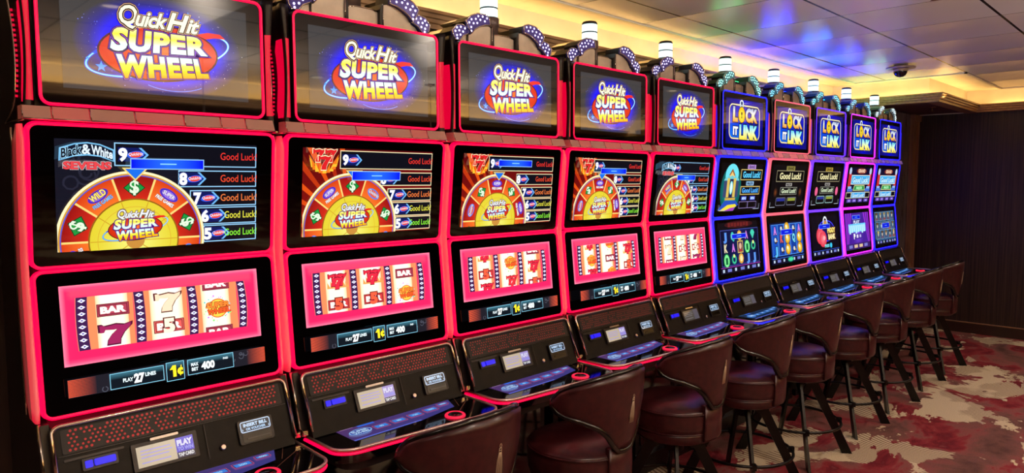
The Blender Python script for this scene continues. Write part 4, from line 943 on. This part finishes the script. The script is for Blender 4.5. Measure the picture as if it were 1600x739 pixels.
def art_eggs():
    a = Art(1.1); a.rect(-27, 27.6, 3.0, 32, (8, 16, 52)); a.rect(-26.4, 27, 8.4, 31.0, lambda x, y: mix((20, 90, 210), (10, 40, 130), abs(x) / 28), [((0, 0), (1, 0))])
    for i, x in enumerate((-20, -10, 0, 10, 20)):
        a.rect(x - 4.6, x + 4.6, 8.8, 30.6, (16, 60, 160) if i % 2 else (24, 80, 190)); a.frame(x - 4.7, x + 4.7, 8.6, 30.8, 0.25, (110, 180, 250))
    for x, ys in ((0, (28, 20.5, 12.8)), (20, (20.5, 12.8))):
        for y in ys: a.ell(x, y, 4.3, 4.2, (110, 70, 10), 0, 24); a.ell(x, y, 3.9, 3.8, (255, 236, 120), 0, 24, rim=(222, 160, 20)); a.ell(x - 1, y + 1, 1.2, 1.2, (255, 250, 220), 0, 12)
    for x, y, t, c in ((-20, 26.5, 'A', (210, 130, 225)), (-10, 20.6, 'K', (220, 90, 90)), (10, 20.6, 'Q', (120, 220, 240)), (20, 27, 'A', (210, 130, 225)), (-20, 12.5, 'J', (90, 190, 250))): a.tline(t, x, y - 2.4, 5, c, 5, 0.07, 'c', outline=((0.13, (14, 20, 60)),))
    for x, y in ((-20, 19.8), (-10, 12.6), (10, 12.2), (-10, 27.4), (10, 27.4)): a.ell(x, y, 2.6, 2.4, (40, 40, 60), 0, 16); a.ell(x - 0.4, y + 0.4, 1.6, 1.5, (210, 220, 230), 0, 14); a.poly([(x + 1, y), (x + 3.2, y - 0.5), (x + 1, y - 1.2)], (240, 160, 40))
    barstrip(a, (60, 120, 240)); a.ell(2, 5.3, 5.2, 2.0, (20, 120, 90), 0, 20); a.ell(2, 5.3, 4.0, 1.3, (70, 220, 160), 0, 20); msg(a, -11.6, 7.6, 23.0, 27.0); return a
def art_piggy():
    a = Art(1.1); a.rect(-27.6, 26, 3.0, 34, (10, 7, 22))
    a.ell(1.5, 22, 17, 8.5, (60, 60, 250), 0, 32); a.ell(1.5, 22, 16, 7.6, (20, 16, 90), 0, 32); a.arc(0, 27.4, 4.0, 5.4, 1.6, (230, 235, 240), 0, 180, n=20); a.ell(0, 28.0, 2.2, 2.6, (210, 150, 60), 0, 18)
    for x, y in ((-11.5, 18.6), (-6.5, 16.0)): a.ell(x, y, 7.2, 6.4, (250, 130, 140), 0, 26, rim=(226, 60, 80)); a.ell(x + 2.6, y + 0.6, 2.3, 1.8, (252, 176, 180), 0, 16); a.poly([(x - 3, y + 5), (x - 1, y + 7.4), (x + 0.6, y + 5.2)], (236, 90, 110))
    a.rect(2.5, 20, 14.2, 24.8, (60, 30, 20)); a.text('PIGGY', ((3.2, 20.0), (19.4, 20.0), (19.4, 24.2), (3.2, 24.2)), (250, 226, 120), 0.06, ((0.11, (120, 50, 10)),)); a.text('BANK', ((4.2, 14.8), (19.0, 14.8), (19.0, 19.2), (4.2, 19.2)), (250, 236, 170), 0.06, ((0.11, (120, 50, 10)),))
    msg(a, -13, 8.6, 23.8, 27.4); a.tline('PRESS', -4, 9.2, 2.2, (120, 220, 230), 9, 0.05); a.ell(8.6, 10.2, 2.2, 2.0, (60, 200, 240), 0, 18)
    barstrip(a, (50, 90, 220)); return a
def art_curtain():
    a = Art(1.1); a.rect(-29, 26.6, 3.2, 34, (70, 30, 150))
    for s in (-1, 1):
        for i in range(5): a.poly([(s * (27 - i * 2.6), 34), (s * (24.4 - i * 2.6), 34), (s * (27 - i * 0.9), 8), (s * (28 - i * 0.9), 8)], mix((150, 50, 210), (70, 20, 130), i % 2 * 0.8))
    a.ell(-1, 16, 15, 13, (120, 70, 220), 0, 30, rim=(70, 30, 150)); msg(a, -12, 6.6, 28.6, 32); plaque(a, -2.5, 26.2, 18, 4, 'PLAY', (210, 220, 250), (60, 60, 120))
    a.rect(-22, 18.4, 17.6, 24.8, (110, 200, 250)); 
    for i in range(8): a.rect(-20.6 + i * 4.8, -17.4 + i * 4.8, 16.4 + (i % 3), 23.6, (190, 235, 255))
    a.rect(-14, 10, 11.5, 16, (70, 40, 150)); a.tline('P', -11.8, 12.2, 4, WHITE, 4, 0.08); a.rect(-5, -1, 12.6, 15.4, (230, 220, 250)); a.rect(2, 5.6, 12.8, 15.2, (200, 180, 240))
    a.rect(-29, 26.6, 3.2, 8.2, (60, 30, 110)); 
    for x in (-20, -8, 4, 16): a.rect(x - 4, x + 4, 4.4, 7.0, (220, 190, 150) if x in (-8, 4) else (120, 120, 200))
    return a
def art_portraits():
    a = Art(1.05); a.rect(-28.5, 27, 3.0, 34, (8, 16, 40)); rnd = random.Random(6)
    for j, y in enumerate((28.6, 19.6, 12.0)):
        for i, x in enumerate((-22, -11.5, -0.8, 10, 20.6)):
            a.rect(x - 4.8, x + 4.8, y - 4.0, y + 4.2, (120, 170, 210)); a.rect(x - 4.4, x + 4.4, y - 3.6, y + 3.8, mix((20, 50, 90), (60, 60, 70), rnd.random()))
            a.ell(x, y + 0.8, 1.9, 2.3, mix((225, 190, 160), (150, 180, 190), rnd.random()), 0, 14); a.rect(x - 3.2, x + 3.2, y - 3.6, y - 1.2, mix((160, 70, 60), (60, 90, 140), rnd.random())); a.ell(x, y + 2.4, 2.2, 1.2, mix((60, 30, 20), (210, 190, 120), rnd.random()), 0, 12)
    barstrip(a, (80, 150, 220)); msg(a, -11, 9, 17.6, 22.4); return a

def art_touch(tint):
    a = Art(0.8, None)
    o = [(-23.3, -8.5), (-23.4, -21.5), (4.1, -21.0), (21.6, -17.6), (26.6, -6.3)]
    base = (92, 56, 112) if tint == 'red' else (24, 52, 92)
    a.poly(o, lambda x, y: mix(base, (58, 66, 150) if tint == 'red' else (20, 40, 66), (x + 23) / 50 * 0.6 + (-8 - y) / 40), [((0, -14), (0, 1)), ((0, 0), (1, 0))])
    line = (206, 90, 130) if tint == 'red' else (70, 120, 190)
    a.poly([(-23.2, -20.6), (-23.3, -21.5), (4.1, -21.0), (4.0, -20.2)], (96, 110, 220))
    a.rect(-22, -17, -10.2, -9.2, (190, 150, 200) if tint == 'red' else (80, 120, 160)); a.rect(-15.6, -9, -11.4, -9.4, (60, 110, 230)); a.rect(2, 12.5, -9.8, -7.6, (60, 150, 255)); a.rect(9, 12.4, -9.0, -7.2, (170, 220, 255))
    for i, (x, y) in enumerate(((-9.2, -15.6), (-1.8, -15.4), (5.6, -15.0), (13.0, -14.4), (19.8, -12.8))):
        w, h = (2.9, 1.7) if i < 4 else (2.4, 1.2)
        a.rect(x - w, x + w, y - h, y + h, line); a.rect(x - w + 0.25, x + w - 0.25, y - h + 0.25, y + h - 0.25, (24, 34, 90)); a.rect(x - w + 0.5, x + w - 0.5, y - h + 0.5, y + h - 0.5, (70, 140, 240))
        a.tline(('40', '80', '120', '200', '400')[i], x, y - 0.6, 1.2, (170, 220, 255), None, 0.04, 'c')
    if tint == 'red':
        a.ell(-17.6, -15.8, 4.4, 2.6, (140, 190, 250), 0.1, 24); a.ell(-17.6, -15.8, 3.9, 2.2, (60, 60, 170), 0.1, 24)
        a.text('SUPER', ((-20.9, -15.9), (-14.2, -15.6), (-14.4, -14.2), (-20.7, -14.3)), (190, 225, 255), 0.05); a.text('WHEEL', ((-20.7, -17.6), (-14.2, -17.2), (-14.2, -15.9), (-20.8, -16.2)), (190, 225, 255), 0.05)
    else:
        a.ell(-17.6, -15.8, 4.0, 2.6, (70, 130, 220), 0.1, 24); a.text('LINK', ((-20.4, -17), (-14.6, -17), (-14.6, -14.6), (-20.4, -14.6)), (190, 225, 255), 0.05)
    return a
def art_player(kind):
    a = Art(0.9)
    a.rect(-13.4, -3.2, 3.0, 8.6, (206, 188, 160) if kind != 'dim' else (84, 78, 72)); a.rect(-3.2, 1.6, 3.0, 8.6, (70, 60, 205) if kind == 'near' else ((170, 150, 220) if kind == 'mid' else (96, 90, 100)))
    for i, w in enumerate((8.2, 8.6, 7.6, 7.9)): a.rect(-12.4, -12.4 + w * 0.95, 7.2 - i * 0.92 - (0.5 if i == 3 else 0), 7.5 - i * 0.92 - (0.5 if i == 3 else 0), (170, 160, 235) if kind != 'dim' else (130, 126, 130))
    if kind in ('near', 'mid'):
        a.tline('PLAY', -2.9, 6.4, 1.5, (225, 225, 250), 4.2, 0.07); a.tline('TO WIN', -2.9, 5.0, 1.0, (150, 150, 240), 4.2, 0.05); a.rect(-3.2, 1.6, 3.0, 4.6, (30, 26, 60)); a.tline('TAP CARD', -2.9, 3.4, 0.9, (235, 235, 240), 4.2, 0.05)
    return a
def art_bill():
    a = Art(1.0); a.rect(15.4, 24.6, 5.2, 8.3, (16, 24, 40)); a.rframe(15.3, 24.7, 5.1, 8.4, 0.7, 0.28, (190, 215, 245))
    a.tline('INSERT BILL', 20, 6.8, 0.95, (190, 220, 250), 7.4, 0.05, 'c'); a.tline('OR VOUCHER', 20, 5.7, 0.7, (170, 205, 240), 6.2, 0.05, 'c')
    for s in (-1, 1): a.poly([(20 + s * 3.9, 5.7), (20 + s * 4.3, 5.7), (20 + s * 4.1, 6.4)], (190, 215, 245))
    return a

# ================================================================ assembling the machines
CX = [0.736, 1.436, 2.136, 2.836, 3.536, 4.239, 4.952, 5.665, 6.378, 7.091]
RED = (255, 0, 58); BLUE = (26, 30, 255); CORAL = (255, 100, 118); VIOLET = (88, 40, 255); MAGENTA = (206, 36, 240); BLUE2 = (30, 24, 255)
LABELS = [
 'largest red-lit slot machine at the near end, its wheel picture on a plain dark background',
 'red-lit slot machine with a flaming-sevens wheel, second from the near end of the row',
 'red-lit slot machine with a flaming-sevens wheel, third from the near end of the row',
 'red-lit slot machine with a flaming-sevens wheel, fourth from the near end of the row',
 'last red-lit slot machine, wheel picture on dark background, next to the first blue-lit machine',
 'blue-lit slot machine beside the red ones, teal castle picture on its middle screen',
 'coral pink-lit slot machine with golden eggs on its blue lower screen',
 'violet-lit slot machine with pink piggy banks on its lower screen',
 'magenta-lit slot machine with purple stage curtains on its lower screen',
 'blue-lit slot machine at the far end, small portraits on its lower screen']
R1 = [[('BAR', 26.2), ('7', 19.4)], [('7w', 26.4), ('5', 19.6)], [('BAR', 30.2), ('sw', 22.9), ('BAR', 15.8)]]
R2 = [[('fire7', 26.6), ('5R', 18.8)], [('fire7', 26.8), ('5R', 19.2)], [('BAR', 27.0), ('sw', 19.6)]]
R3 = [[('fire7', 30.2), ('5R', 22.4), ('fire7', 16)], [('sw', 26.2), ('77', 18.2)], [('BAR', 30.6), ('fire7', 23.4), ('5R', 16.2)]]
R4 = [[('fire7', 30.2), ('sw', 22.6), ('fire7', 15.8)], [('sw', 30.6), ('BAR', 22.8), ('sw', 15.6)], [('fire7', 26.4), ('5R', 18.4)]]
R5 = [[('BAR', 30.2), ('7w', 23.0), ('BAR', 15.8)], [('7w', 30.4), ('5', 22.8), ('7w', 15.6)], [('7', 30.0), ('5', 22.8), ('7', 15.8)]]
W1 = ['$', ('wild', 'free'), '$', ('free', 'hit')]; W2 = ['$', ('free', 'hit'), '$', ('hit', 'hit')]; W3 = ['free', '$', ('hit', 'free'), '$']; W5 = ['$', ('wild', 'free'), '$', ('free', 'hit')]
SPEC = [
 dict(c=RED, top='wheel', mid=('bw', W1, (-9.7, 10.2, 25.8, 28.8)), reel=R1, pl='near'),
 dict(c=RED, top='wheel', mid=('fire', W2, (-9.5, 11.0, 22.7, 26.0)), reel=R2, pl='mid'),
 dict(c=RED, top='wheel', mid=('fire', W3, (-9.4, 10.8, 28.5, 31.4)), reel=R3, pl='mid'),
 dict(c=RED, top='wheel', mid=('fire', W3, (-10.0, 11.0, 25.9, 28.8)), reel=R4, pl='mid'),
 dict(c=RED, top='wheel', mid=('bw', W5, (-10.4, 8.8, 22.8, 25.9)), reel=R5, pl='dim'),
 dict(c=BLUE, top='lock', mid='castle', reel='temple', pl='dim', led=(170, 255, 240), low=(14, 96, 46)),
 dict(c=CORAL, top='lock', mid='luck1', reel='eggs', pl='dim', led=(130, 225, 255), low=(0, 24, 255)),
 dict(c=VIOLET, top='lock', mid='luck2', reel='piggy', pl='dim', led=(130, 235, 255), low=(0, 110, 255)),
 dict(c=MAGENTA, top='lock', mid='grand', reel='curtain', pl='dim', led=(140, 215, 255), low=(0, 30, 255)),
 dict(c=BLUE2, top='lock', mid='grand', reel='portraits', pl='dim', led=(220, 245, 255), low=(110, 170, 110))]
def build_art(k, a, name, m=None):
    O, e, n, hw, h = plane(k); return a.build(name, O, X3, e, n, m)
MIDF = {'castle': art_castle, 'luck1': lambda: art_blackluck((150, 140, 70), (110, 110, 130), (120, 60, 30)), 'luck2': lambda: art_blackluck((190, 160, 60), (150, 190, 190), (226, 70, 110)), 'grand': art_bluegrand}
REELF = {'temple': art_temple, 'eggs': art_eggs, 'piggy': art_piggy, 'curtain': art_curtain, 'portraits': art_portraits}
def make_machine(i, sp):
    cname = '%d_%d_%d' % sp['c']; red = i < 5
    g = glow('frame_' + cname, sp['c'], 1.9 if red else (1.3 if i == 6 else 2.6))
    ga = mat('acrylic_' + cname, (226, 216, 212), 0.25, 0.0, em=sp['c'], es=0.65 if red else (0.9 if i == 6 else 1.7))
    gb = mat('block_' + cname, (226, 190, 184), 0.25, em=sp['c'], es=0.22 if red else 0.5)
    ga2 = mat('acrylic_rear_' + cname, (216, 208, 206), 0.25, 0.0, em=sp['c'], es=0.14 if red else 0.8); gb2 = mat('block_clear_' + cname, (240, 216, 206), 0.22, em=sp['c'], es=0.07 if red else 0.2); gw = glow('wing_' + cname, sp['c'], 0.75)
    ledc = sp.get('led', (214, 206, 255)); gl = glow('led_%d_%d_%d' % ledc, ledc, 2.2); pm = mat('petal_%d' % red if red else 'petal_%d_%d' % ledc[:2], (88, 78, 140) if red else (44, 84, 116), 0.2, 0.2, em=(70, 56, 150) if red else ledc, es=0.15)
    K = cname
    t = thing('slot_machine', LABELS[i], 'slot machine', (CX[i], 2.11, 0), 0, 'slot machines in the row')
    def P(name, key, fn, par=t, **kw): return link(name, cached(key, fn), par, **kw)
    P('cabinet', 'cab', me_cabinet)
    for k in ('top', 'middle', 'reel'):
        d = P(k + '_display', 'glass' + k, lambda: me_glass(k))
        P('light_frame', 'fr' + k + K, lambda: me_frame(k, g), d)
        if k == 'top': me = cached('art' + sp['top'], lambda: build_art('top', art_top_wheel() if sp['top'] == 'wheel' else art_lock(), 'screen_picture'))
        elif k == 'middle': me = cached('artm%s' % str(sp['mid']), lambda: build_art('middle', art_wheel(*sp['mid']) if red else MIDF[sp['mid']](), 'screen_picture'))
        else: me = cached('artr%d' % i, lambda: build_art('reel', art_reels(sp['reel']) if red else REELF[sp['reel']](), 'screen_picture'))
        link('screen_picture', me, d)
    for s in (-1, 1):
        q = P('side_panel', 'side%d' % s + K, lambda: me_side(s, ga, ga2)); P('edge_trim', 'sidet%d' % s, lambda: me_side_trim(s), q)
        w = P('wing_panel', 'wing%d' % s, lambda: me_wing(s)); P('wing_light', 'wl%d' % s + K, lambda: me_wing_light(s, gw), w); P('edge_trim', 'wt%d' % s, lambda: me_wing_trim(s), w); P('light_beads', 'wb%d' % s + K, lambda: me_wing_beads(s, gw), w)
        P('console_pillar', 'pil%d' % s, lambda: me_pillar(s))
    for j in range(len(BLK)): P('light_block', 'blk%d' % j + K, lambda: me_block(j, gb2 if j in (0, 2, 4, 6) else gb))
    tp = P('topper', 'topper', me_topper_panel)
    for s in (-1, 1):
        for j in (0, 1):
            pt = P('topper_petal', 'pet%d%d%d' % (j, s, i if not red else 0), lambda: me_petal(j, s, pm)); P('led_cluster', 'led%d%d%d' % (j, s, i if not red else 0), lambda: me_leds(j, s, gl), pt)
    sg = P('signal_tower', 'tpost', lambda: me_tower('post', None))
    if not red:
        lw = glow('low_%d_%d_%d' % sp['low'], sp['low'], 95.0); P('signal_collar', 'tcol%d' % i, lambda: me_tower('collar', lw), sg)
    P('signal_lens', 'tlow', lambda: me_tower('low', M_lens), sg); P('signal_ring', 'tring', lambda: me_tower('ring', None), sg); P('signal_lens', 'thigh', lambda: me_tower('high', M_lens), sg); P('signal_cap', 'tcap', lambda: me_tower('cap', None), sg)
    c = P('console', 'con', me_console); P('chrome_trim', 'cont', me_console_trim, c)
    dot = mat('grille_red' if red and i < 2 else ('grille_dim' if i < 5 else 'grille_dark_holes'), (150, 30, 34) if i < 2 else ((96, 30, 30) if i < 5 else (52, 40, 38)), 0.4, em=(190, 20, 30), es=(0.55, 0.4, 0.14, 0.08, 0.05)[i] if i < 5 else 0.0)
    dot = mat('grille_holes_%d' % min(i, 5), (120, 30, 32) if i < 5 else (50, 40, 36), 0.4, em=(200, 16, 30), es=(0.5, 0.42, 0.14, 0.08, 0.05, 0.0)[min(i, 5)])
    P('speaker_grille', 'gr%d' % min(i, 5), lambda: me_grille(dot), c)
    P('card_reader', 'reader', lambda: me_reader(glow('reader_blue', (0, 2, 255), 0.9)))
    ld = P('player_display', 'lcd', me_lcd_housing); link('screen_picture', cached('lcd' + sp['pl'], lambda: art_player(sp['pl']).build('screen_picture', CO + CN * 0.003, X3, CE, CN)), ld)
    bl = P('bill_acceptor', 'bill', me_bill); link('bill_sign', cached('bills', lambda: art_bill().build('bill_sign', CO + CN * 0.005, X3, CE, CN)), bl)
    P('lock', 'lock', me_lock)
    dk = P('button_deck', 'deck', me_deck); P('chrome_rail', 'rail', me_deck_trim, dk); P('deck_light', 'dl' + K, lambda: me_deck_light(g), dk)
    link('touch_panel', cached('touch%d' % red, lambda: art_touch('red' if red else 'blue').build('touch_panel', (0, 0, DZ), X3, (0, 1, 0), (0, 0, 1))), dk)
    sp_ = P('spin_button', 'spin', me_spin_cap); P('button_ring', 'ring' + ('r' if i not in (6,) else 'b'), lambda: me_spin(glow('ring_red', (255, 30, 70), 1.1) if i not in (6,) else glow('ring_blue', (70, 50, 200), 0.7)), sp_)
    return t
for i, sp in enumerate(SPEC): make_machine(i, sp)

# ================================================================ stools
SY = 1.735
def back_z(th):
    """top and bottom height of the curved back at an angle (degrees) from its middle"""
    t = abs(th)
    tops = [(0, 0.955), (20, 0.950), (40, 0.932), (58, 0.908), (68, 0.888), (74, 0.862), (77, 0.845)]
    bots = [(0, 0.652), (10, 0.656), (17, 0.684), (24, 0.724), (33, 0.756), (50, 0.786), (64, 0.800), (72, 0.815), (77, 0.842)]
    def I(P):
        for (a, za), (b_, zb) in zip(P, P[1:]):
            if t <= b_: 
                u = (t - a) / (b_ - a); return za + (zb - za) * u
        return P[-1][1]
    return I(tops), I(bots)
def back_r(z): return 0.224 + 0.03 * (z - 0.65) / 0.3
def bp(th, z, dr=0.0): r = back_r(z) + dr; a = radians(th); return (r * sin(a), -r * cos(a), z)
def me_backrest():
    b = MB(); ths = [-77 + 154 * i / 44 for i in range(45)]; rows = []
    for th in ths:
        zt, zb = back_z(th); zt = max(zt, zb + 0.004); col = []
        for k in range(9): col.append(bp(th, zb + (zt - zb) * k / 8, 0.006 * sin(pi * k / 8)))
        for k in range(9): col.append(bp(th, zt - (zt - zb) * k / 8, -0.034 - 0.006 * sin(pi * k / 8)))
        rows.append(col)
    V = b.grid(rows, M_leather, True, cu=True); b.cap(V[0][::-1], M_leather); b.cap(V[-1], M_leather); return b.mesh('backrest')
def me_piping():
    b = MB(); P = []
    for th in [-76.5 + 153 * i / 50 for i in range(51)]: P.append(bp(th, back_z(th)[0] + 0.004, -0.016))
    for th in [76.5 - 153 * i / 60 for i in range(61)]: P.append(bp(th, back_z(th)[1] - 0.004, -0.006))
    b.tube(P, 0.0108, M_piping, closed=True, n=10); return b.mesh('back_piping')
def me_seat():
    b = MB()
    b.lathe([(0.10, 0.478), (0.185, 0.480), (0.196, 0.490), (0.200, 0.512), (0.201, 0.530)], (0, 0, 0), M_leather, 40)
    b.lathe([(0.198, 0.530), (0.204, 0.534), (0.208, 0.56), (0.209, 0.600), (0.205, 0.618), (0.208, 0.624), (0.203, 0.632), (0.17, 0.650), (0.10, 0.660), (0.001, 0.662)], (0, 0, 0), M_leather, 40)
    return b.mesh('seat')
def me_welt():
    b = MB()
    for r, z in ((0.2085, 0.623), (0.203, 0.532)): b.tube([(r * cos(2 * pi * k / 40), r * sin(2 * pi * k / 40), z) for k in range(40)], 0.0035, M_leather, closed=True, n=6)
    return b.mesh('seat_welt')
def me_bracket():
    b = MB(); rows = []
    for th in [-20 + 40 * i / 12 for i in range(13)]:
        a = radians(th); w = 1 - 0.12 * abs(th) / 21
        rows.append([(r * sin(a), -r * cos(a), z) for r, z in ((0.200, 0.50), (0.210, 0.498), (0.215, 0.51), (0.218, 0.58), (0.216, 0.662), (0.19, 0.662))])
    V = b.grid(rows, M_leather, True, cu=True); b.cap(V[0][::-1], M_leather); b.cap(V[-1], M_leather); return b.mesh('back_bracket')
def me_tassel():
    b = MB()
    def st(P, w=0.0011):
        b.tube([bp(x, z, 0.0085) for x, z in P], w, M_thread, n=5)
    c = 2.0; zt = 0.868; D = 57.3 / 0.245
    st([(c + D * 0.0045 * cos(2 * pi * k / 12), zt - 0.006 + 0.006 * sin(2 * pi * k / 12)) for k in range(13)])
    st([(c - D * 0.005, zt - 0.014), (c + D * 0.005, zt - 0.014), (c + D * 0.0055, zt - 0.028), (c - D * 0.0055, zt - 0.028), (c - D * 0.005, zt - 0.014)])
    st([(c - D * 0.006, zt - 0.021), (c + D * 0.006, zt - 0.021)])
    for k in range(7):
        u = (k - 3) / 3; st([(c + D * 0.005 * u, zt - 0.028), (c + D * 0.010 * u, zt - 0.05), (c + D * 0.0125 * u, zt - 0.08), (c + D * 0.013 * u, zt - 0.108)], 0.0009)
    st([(c - D * 0.0135, zt - 0.108), (c + D * 0.0135, zt - 0.108)])
    return b.mesh('tassel_emblem')
def me_leg(k):
    b = MB(); a = radians(-52 + 90 * k); d = Vector((cos(a), sin(a), 0)); n = Vector((-d.y, d.x, 0)); t = 0.007
    # flat bar standing in the radial plane: (distance out, height) of its outer and inner edge
    o = [(0.045, 0.474), (0.115, 0.474), (0.150, 0.40), (0.262, 0.17), (0.345, 0.0), (0.285, 0.0), (0.215, 0.16), (0.095, 0.40), (0.045, 0.43)]
    A = [b.bm.verts.new(d * r + n * t + Vector((0, 0, z))) for r, z in o]; B = [b.bm.verts.new(d * r - n * t + Vector((0, 0, z))) for r, z in o]; i = b.mi(M_steel)
    for f in (A, B[::-1]): b.bm.faces.new(f).material_index = i
    for q in range(len(o)): b.bm.faces.new((A[q], B[q], B[(q + 1) % len(o)], A[(q + 1) % len(o)])).material_index = i
    b.box(d * 0.262 + Vector((0, 0, 0.208)), (0.03, 0.02, 0.03), M_steel, Matrix.Rotation(a, 3, 'Z'))
    return b.mesh('leg')
def me_footring():
    b = MB(); b.tube([(0.262 * cos(2 * pi * k / 48), 0.262 * sin(2 * pi * k / 48), 0.208) for k in range(48)], 0.0085, M_steel, closed=True, n=8); return b.mesh('foot_ring')
def me_column():
    b = MB(); b.lathe([(0.045, 0.40), (0.045, 0.466), (0.10, 0.468), (0.10, 0.480)], (0, 0, 0), M_steel, 24); b.box((0, 0, 0.471), (0.22, 0.22, 0.010), M_steel); return b.mesh('swivel_column')
SLAB = ['nearest maroon leather bar stool, before the second red-lit slot machine',
 'maroon leather bar stool with a whole tassel on its back, before the third red-lit machine',
 'maroon leather bar stool before the fourth red-lit slot machine',
 'maroon leather bar stool before the last red-lit slot machine, seat glowing purple',
 'maroon leather bar stool before the blue-lit castle machine',
 'maroon leather bar stool before the coral pink-lit slot machine',
 'maroon leather bar stool before the violet-lit piggy bank machine',
 'maroon leather bar stool before the magenta-lit slot machine, second from the far end',
 'maroon leather bar stool farthest away, in front of the dark end wall']
def make_stool(i, x, y, rz, base_rz):
    t = thing('bar_stool', SLAB[i], 'stool', (x, y, 0), rz, 'maroon bar stools along the slot machines')
    P = lambda name, key, fn, par=t: link(name, cached(key, fn), par)
    s = P('seat', 'seat', me_seat); P('seat_welt', 'welt', me_welt, s)
    k = P('backrest', 'bkr', me_backrest); P('back_piping', 'pip', me_piping, k); e = P('tassel_emblem', 'tas', me_tassel, k); e['label'] = 'beige embroidered tassel'
    P('back_bracket', 'brk', me_bracket); P('swivel_column', 'colm', me_column); P('foot_ring', 'ftr', me_footring)
    for q in range(4): P('leg', 'leg%d' % q, lambda: me_leg(q))
for i in range(9): make_stool(i, CX[i + 1] + (0.0, 0.0, 0.01, 0.0, -0.02, 0.0, -0.02, 0.03, 0.0)[i], SY, radians((1, 0, -1, 2, 0, 1, -2, 1, 0)[i]), 0)

# ================================================================ small fittings
b = MB(); cx, cy = 6.37, 1.84
b.lathe([(0.105, 2.571), (0.11, 2.575), (0.108, 2.583), (0.06, 2.590), (0.045, 2.600)], (cx, cy, 0), mat('camera_mount', (150, 130, 118), 0.35, 0.2), 32)
dome_me = b.mesh('mount_plate')
t = thing('security_camera', 'round dome security camera hanging from the ceiling panels near the far end', 'camera', (0, 0, 0))
t.location = (cx, cy, 2.6); me = dome_me; me.transform(Matrix.Translation((-cx, -cy, -2.6))); link('mount_plate', me, t)
b = MB(); b.lathe([(0.050, -0.031), (0.052, -0.045), (0.050, -0.062), (0.040, -0.080), (0.022, -0.093), (0.001, -0.097)], (0, 0, 0), mat('camera_dome', (12, 12, 20), 0.06, ior=1.6), 28); link('dome', b.mesh('dome'), t)
b = MB(); b.lathe([(0.053, -0.030), (0.055, -0.034), (0.055, -0.046), (0.051, -0.048)], (0, 0, 0), mat('camera_mount', (150, 130, 118)), 28); link('dome_ring', b.mesh('dome_ring'), t)
M_brass = mat('sprinkler_metal', (120, 92, 72), 0.35, 0.7)
def sprinkler(x, y, z, label):
    t = thing('fire_sprinkler', label, 'sprinkler', (x, y, z))
    b = MB(); b.lathe([(0.032, 0.0), (0.034, -0.004), (0.028, -0.008), (0.012, -0.010)], (0, 0, 0), M_brass, 20); link('escutcheon', b.mesh('escutcheon'), t)
    b = MB(); b.lathe([(0.010, -0.008), (0.008, -0.03), (0.004, -0.034)], (0, 0, 0), M_brass, 14); b.tube([(0.009, 0, -0.02), (0.012, 0, -0.035), (0, 0, -0.046)], 0.0025, M_brass, n=6); b.tube([(-0.009, 0, -0.02), (-0.012, 0, -0.035), (0, 0, -0.046)], 0.0025, M_brass, n=6); link('nozzle', b.mesh('nozzle'), t)
    b = MB(); b.lathe([(0.018, -0.045), (0.019, -0.047), (0.001, -0.048)], (0, 0, 0), M_brass, 16); link('deflector', b.mesh('deflector'), t)
sprinkler(8.05, 2.02, SOF - 0.002, 'small fire sprinkler under the reddish soffit by the end wall')
sprinkler(4.02, 1.02, CEIL, 'small fire sprinkler hanging from the ceiling panels over the aisle')
for x, y in DOWN:  # fittings of the guessed downlights, out of view
    t = thing('guessed_downlight', 'round recessed ceiling downlight, unseen and guessed', 'light', (x, y, CEIL), 0, 'guessed aisle downlights')
    b = MB(); b.lathe([(0.062, 0.0), (0.062, -0.006), (0.052, -0.008), (0.046, -0.002), (0.046, 0.0)], (0, 0, 0), M_edge, 28); link('trim_ring', b.mesh('trim_ring'), t)
    b = MB(); b.lathe([(0.045, -0.001), (0.03, -0.003), (0.001, -0.003)], (0, 0, 0), mat('downlight_lens', (250, 240, 220), 0.4, em=(255, 226, 180), es=6.0), 24); link('lens', b.mesh('lens'), t)
for x, y in ADDED_PEND:  # made-up lamps out of view, added to lift the ceiling's brightness
    t = thing('added_pendant', 'unseen metal pendant bowl, added to brighten the ceiling and toppers', 'lamp', (x, y, CEIL), 0, 'added pendant uplighters')
    b = MB(); b.lathe([(0.02, -0.69), (0.10, -0.68), (0.17, -0.655), (0.20, -0.635), (0.195, -0.633), (0.165, -0.65), (0.10, -0.67), (0.02, -0.68)], (0, 0, 0), M_bronze, 32); link('bowl', b.mesh('bowl'), t)
    b = MB(); b.tube([(0, 0, -0.68), (0, 0, -0.01)], 0.003, M_bronze, n=8); b.lathe([(0.05, 0.0), (0.05, -0.012), (0.01, -0.02)], (0, 0, 0), M_bronze, 20); link('rod', b.mesh('rod'), t)
